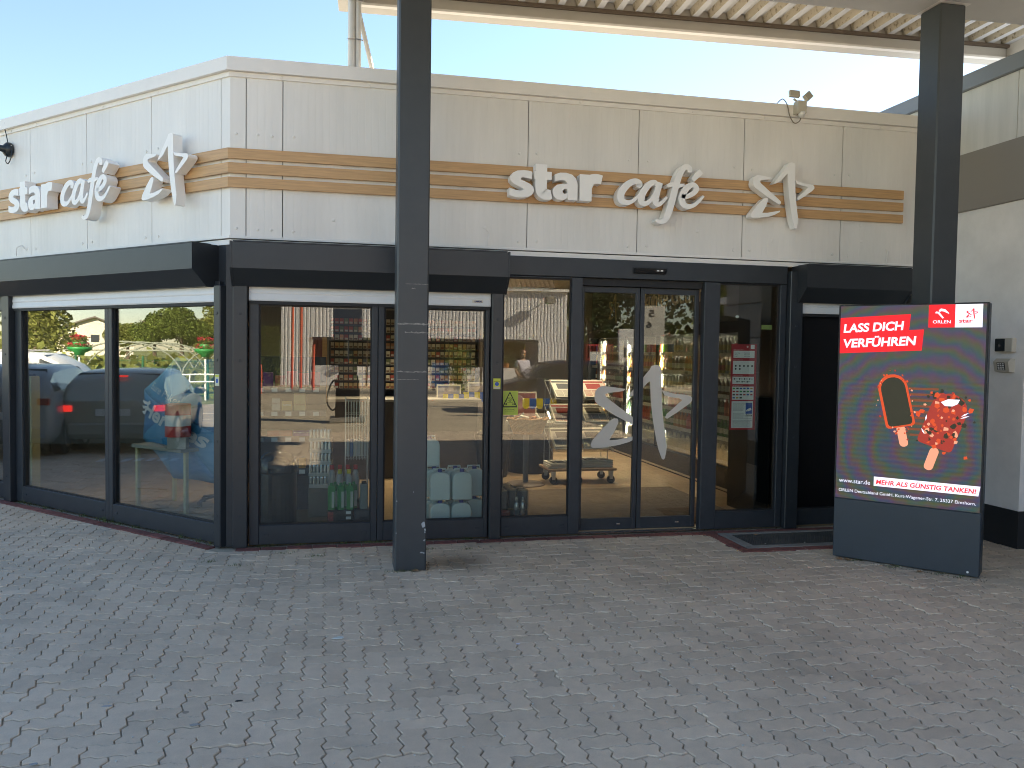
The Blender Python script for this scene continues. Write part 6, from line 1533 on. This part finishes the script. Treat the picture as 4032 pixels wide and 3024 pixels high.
# person standing behind the navy car
def person(loc, rotz, label):
    t = thing('person', loc, label, 'person', rotz=rotz)
    skin = mat('skin', (.50, .29, .20), .5); shirt = mat('shirt_lilac', (.52, .50, .58), .8); jeans = mat('jeans', (.06, .08, .14), .8)
    def skinned(name, J, E_, rad, m, root=0, sub=2):
        me = bpy.data.meshes.new(name); me.from_pydata(J, E_, []); o = bpy.data.objects.new(name, me); COL.objects.link(o)
        sk = o.modifiers.new('s', 'SKIN'); sk.use_smooth_shade = True
        for v, r_ in zip(me.skin_vertices[0].data, rad): v.radius = r_ if isinstance(r_, tuple) else (r_, r_)
        me.skin_vertices[0].data[root].use_root = True
        sb_ = o.modifiers.new('d', 'SUBSURF'); sb_.levels = sub; sb_.render_levels = sub
        dg = bpy.context.evaluated_depsgraph_get(); m2 = bpy.data.meshes.new_from_object(o.evaluated_get(dg)); bpy.data.objects.remove(o)
        m2.polygons.foreach_set('use_smooth', [True]*len(m2.polygons)); m2.materials.clear(); m2.materials.append(m)
        q = bpy.data.objects.new(name, m2); COL.objects.link(q); q.parent = t; return q
    J = [(0, 0, .95), (0, .01, 1.15), (0, .01, 1.38), (0, 0, 1.50), (0, -.02, 1.60), (.10, 0, .90), (.11, -.02, .50), (.11, .02, .08), (.11, -.14, .04), (-.10, 0, .90), (-.11, -.02, .50), (-.11, .02, .08), (-.11, -.14, .04), (.19, .01, 1.42), (.24, .02, 1.16), (.20, -.14, .98), (.18, -.20, .94), (-.19, .01, 1.42), (-.24, .02, 1.16), (-.20, -.14, .98), (-.18, -.20, .94)]
    E_ = [(0, 1), (1, 2), (2, 3), (3, 4), (0, 5), (5, 6), (6, 7), (7, 8), (0, 9), (9, 10), (10, 11), (11, 12), (2, 13), (13, 14), (14, 15), (15, 16), (2, 17), (17, 18), (18, 19), (19, 20)]
    rad = [(.16, .12), (.16, .12), (.17, .12), .065, .06, .10, .07, .045, .035, .10, .07, .045, .035, .07, .05, .035, .03, .07, .05, .035, .03]
    skinned('body', J, E_, rad, skin)
    Jc = [(0, 0, .98), (0, .01, 1.15), (0, .01, 1.38), (0, .005, 1.46), (.19, .01, 1.43), (.23, .02, 1.24), (-.19, .01, 1.43), (-.23, .02, 1.24)]
    skinned('shirt', Jc, [(0, 1), (1, 2), (2, 3), (2, 4), (4, 5), (2, 6), (6, 7)], [(.19, .15), (.185, .15), (.19, .145), .085, .085, .075, .085, .075], shirt)
    Jt = [(0, 0, .96), (.10, 0, .88), (.11, -.02, .50), (.11, .02, .10), (-.10, 0, .88), (-.11, -.02, .50), (-.11, .02, .10)]
    skinned('trousers', Jt, [(0, 1), (1, 2), (2, 3), (0, 4), (4, 5), (5, 6)], [(.175, .14), .115, .085, .07, .115, .085, .07], jeans)
    hd_ = MB().lathe([(0, -.115), (.045, -.11), (.068, -.07), (.076, -.02), (.080, .03), (.076, .07), (.058, .10), (.03, .115), (0, .12)], (0, -.02, 1.665), 20, .95, 1.15).build('head', skin, t, smooth=True)
    nz2 = MB(); nz2.prism([(-.012, -.02), (.012, -.02), (.008, .03), (-.008, .03)], -.125, -.10, 'v'); nz2.build('nose', skin, hd_, loc=(0, 0, 1.655))
    gl_ = MB()
    for s in (-1, 1): gl_.tube([(s*.034+.024*math.cos(a*.628), -.118, 1.685+.018*math.sin(a*.628)) for a in range(11)], .003, 4)
    gl_.tube([(-.012, -.12, 1.687), (.012, -.12, 1.687)], .003, 4); gl_.build('glasses', M['black'], hd_)
    MB().lathe([(0, -.02), (.05, -.02), (.055, .02), (0, .02)], (0, -.085, 1.585), 14, 1, .7).build('beard', mat('beard_brown', (.16, .09, .05), .9), hd_, smooth=True)
    for s in (-1, 1): MB().lathe([(0, -.03), (.012, -.02), (.014, .01), (0, .03)], (s*.077, -.015, 1.66), 8).build('ear', skin, hd_)
    for s, x in ((1, .18), (-1, -.18)):
        for k in range(5):
            dx_ = (-.025+.0125*k) if k < 4 else .03*s*-1; l_ = (.07, .08, .075, .06, .05)[k]
            MB().tube([(x+dx_, -.21, .93), (x+dx_*1.1, -.235, .93-l_*.5), (x+dx_*1.05, -.225, .93-l_)], [.009, .0085, .007], 6).build('finger', skin, t)
    return t
person((5.62, -9.45, 0), R(160), 'bald bearded person in glasses and pale lilac shirt beyond the navy car')
# ------------------------------------------------------------------ litter, leaves and weeds on the paving
def scrap(x, y, pts, col, label, nm='paper_scrap', cat='litter'):
    o = MB().prism(pts, .003, .006, 'z').build(nm, mat('scrap', col, .8), None, loc=(x, y, 0)); tag(o, label, cat, 'litter on the paving'); return o
random.seed(5)
scrap(.03, 4.90, blob(0, 0, .035, .022, 8), (.62, .66, .62), 'largest pale paper scrap on the paving left of the pillar')
scrap(1.07, 4.62, blob(0, 0, .016, .010, 7), (.60, .62, .72), 'small bluish white paper scrap on the paving right of the pillar')
scrap(-1.06, 4.15, blob(0, 0, .022, .010, 7), (.36, .37, .37), 'flattened grey chewing gum at the left of the paving', 'chewing_gum')
scrap(-1.20, 3.62, blob(0, 0, .020, .010, 7), (.34, .35, .35), 'flattened grey chewing gum nearest the lower left corner', 'chewing_gum')
scrap(-.62, 3.87, blob(0, 0, .026, .010, 7), (.30, .31, .31), 'faint grey chewing gum in the left half of the paving', 'chewing_gum')
scrap(-.45, 4.10, blob(0, 0, .018, .007, 7), (.03, .03, .03), 'black cigarette stub left of the pillar', 'cigarette_stub')
scrap(-1.10, 2.95, blob(0, 0, .016, .008, 7), (.02, .02, .022), 'black scrap near the lower left corner')
lfm = (.30, .18, .09)
def leaf(x, y, rz, label, s=.035):
    mb = MB(); P = [(0, -1), (.35, -.55), (.8, -.5), (.6, -.05), (.95, .35), (.45, .4), (0, 1), (-.45, .4), (-.95, .35), (-.6, -.05), (-.8, -.5), (-.35, -.55)]
    vs_ = [(p[0]*s, p[1]*s, .012+.25*s*(p[0]**2)) for p in P] + [(0, 0, .006)]
    mb.add(vs_, [(i, (i+1) % 12, 12) for i in range(12)]); o = mb.build('dry_leaf', mat('dry_leaf', lfm, .8, var=.3), None, loc=(x, y, 0), rotz=rz); o.modifiers.new('t', 'SOLIDIFY').thickness = .002; tag(o, label, 'leaf', 'dry leaves on the paving')
leaf(4.20, 6.10, .4, 'brown dry leaf at the left foot of the advertising screen'); leaf(4.26, 6.06, 2.0, 'pale dry leaf touching the screen base beside another leaf'); leaf(4.60, 5.62, 1.1, 'dry leaf at the middle of the screen base', .03); leaf(3.95, 7.05, 2.2, 'dry leaf lying on the grating by the side window', .025); leaf(.62, 6.30, .9, 'orange dry leaf at the foot of the near pillar', .03)
wd = MB()
def weeds(cx, cy, n, sp, h):
    for q in range(n):
        x, y = cx+random.gauss(0, sp), cy+random.gauss(0, .012); a = random.random()*6.28; l_ = h*random.uniform(.4, 1.2); d = Vector((math.cos(a)*l_*.6, math.sin(a)*l_*.6, l_)); e_ = Vector((-math.sin(a), math.cos(a), 0))*.0022
        wd.add([tuple(Vector((x, y, 0))-e_), tuple(Vector((x, y, 0))+e_), tuple(Vector((x, y, 0))+d)], [(0, 1, 2)])
for s in (.15, .35, .6, .95, 1.3, 1.55, 1.75, 1.82, 1.9, 2.2, 2.6, 2.9, 3.2, 3.4):
    p = TL(-s, .055, 0); weeds(p[0], p[1], 26, .03, .05)
for x in (-.62, -.55, -.3, .1, .3, .38, 1.2, 1.45): weeds(x, YF-.055, 22, .03, .035)
for x, y in ((1.15, 6.95), (.80, 7.0), (-.4, 7.05), (-.15, 6.9), (-.75, 6.7), (-1.0, 6.85), (.45, 6.32), (.60, 6.31), (4.3, 6.05), (4.5, 5.8), (4.75, 5.55), (4.85, 5.45)): weeds(x, y, 30, .05, .025)
tag(wd.build('weeds', mat('weed_green', (.09, .12, .03), .8, rand=.4), None, recalc=False), kind='stuff')
so_ = MB()
def crumbs(p, q, n, sp):
    for k in range(n):
        t_ = random.random(); x = p[0]+(q[0]-p[0])*t_+random.gauss(0, sp); y = p[1]+(q[1]-p[1])*t_+random.gauss(0, sp); s = random.uniform(.002, .007)
        so_.add([(x-s, y-s*.6, .0012), (x+s, y-s*.5, .0012), (x+s*.4, y+s, .0012), (x, y, .002+s*.8)], [(0, 1, 3), (1, 2, 3), (2, 0, 3), (0, 2, 1)])
crumbs((X0, YF-.062), (3.5, YF-.062), 260, .018); crumbs((3.5, YF-.06), (5.7, YF-.06), 160, .03); crumbs(TL(-.1, .06, 0)[:2], TL(-3.6, .06, 0)[:2], 260, .02)
crumbs((4.19, 6.16), (4.92, 5.33), 170, .022); crumbs((.44, 6.325), (.73, 6.325), 70, .014); crumbs((.725, 6.33), (.725, 6.6), 50, .014); crumbs((6.05, 6.15), (6.05, 6.9), 60, .02); crumbs((3.9, 6.95), (5.0, 7.0), 90, .06)
tag(so_.build('soil', mat('soil_brown', (.10, .075, .05), .95, rand=.4), None), kind='stuff')
sd_ = MB()
for q in range(420):
    x, y = random.uniform(-4, 5), random.uniform(2.4, 7.1)
    if outside(x, y) < .2: continue
    s = random.uniform(.0015, .0045); sd_.box(x-s, x+s, y-s, y+s, .001, .001+s*1.4)
tag(sd_.build('grit', mat('white_grit', (.55, .54, .50), .8), None), kind='stuff')
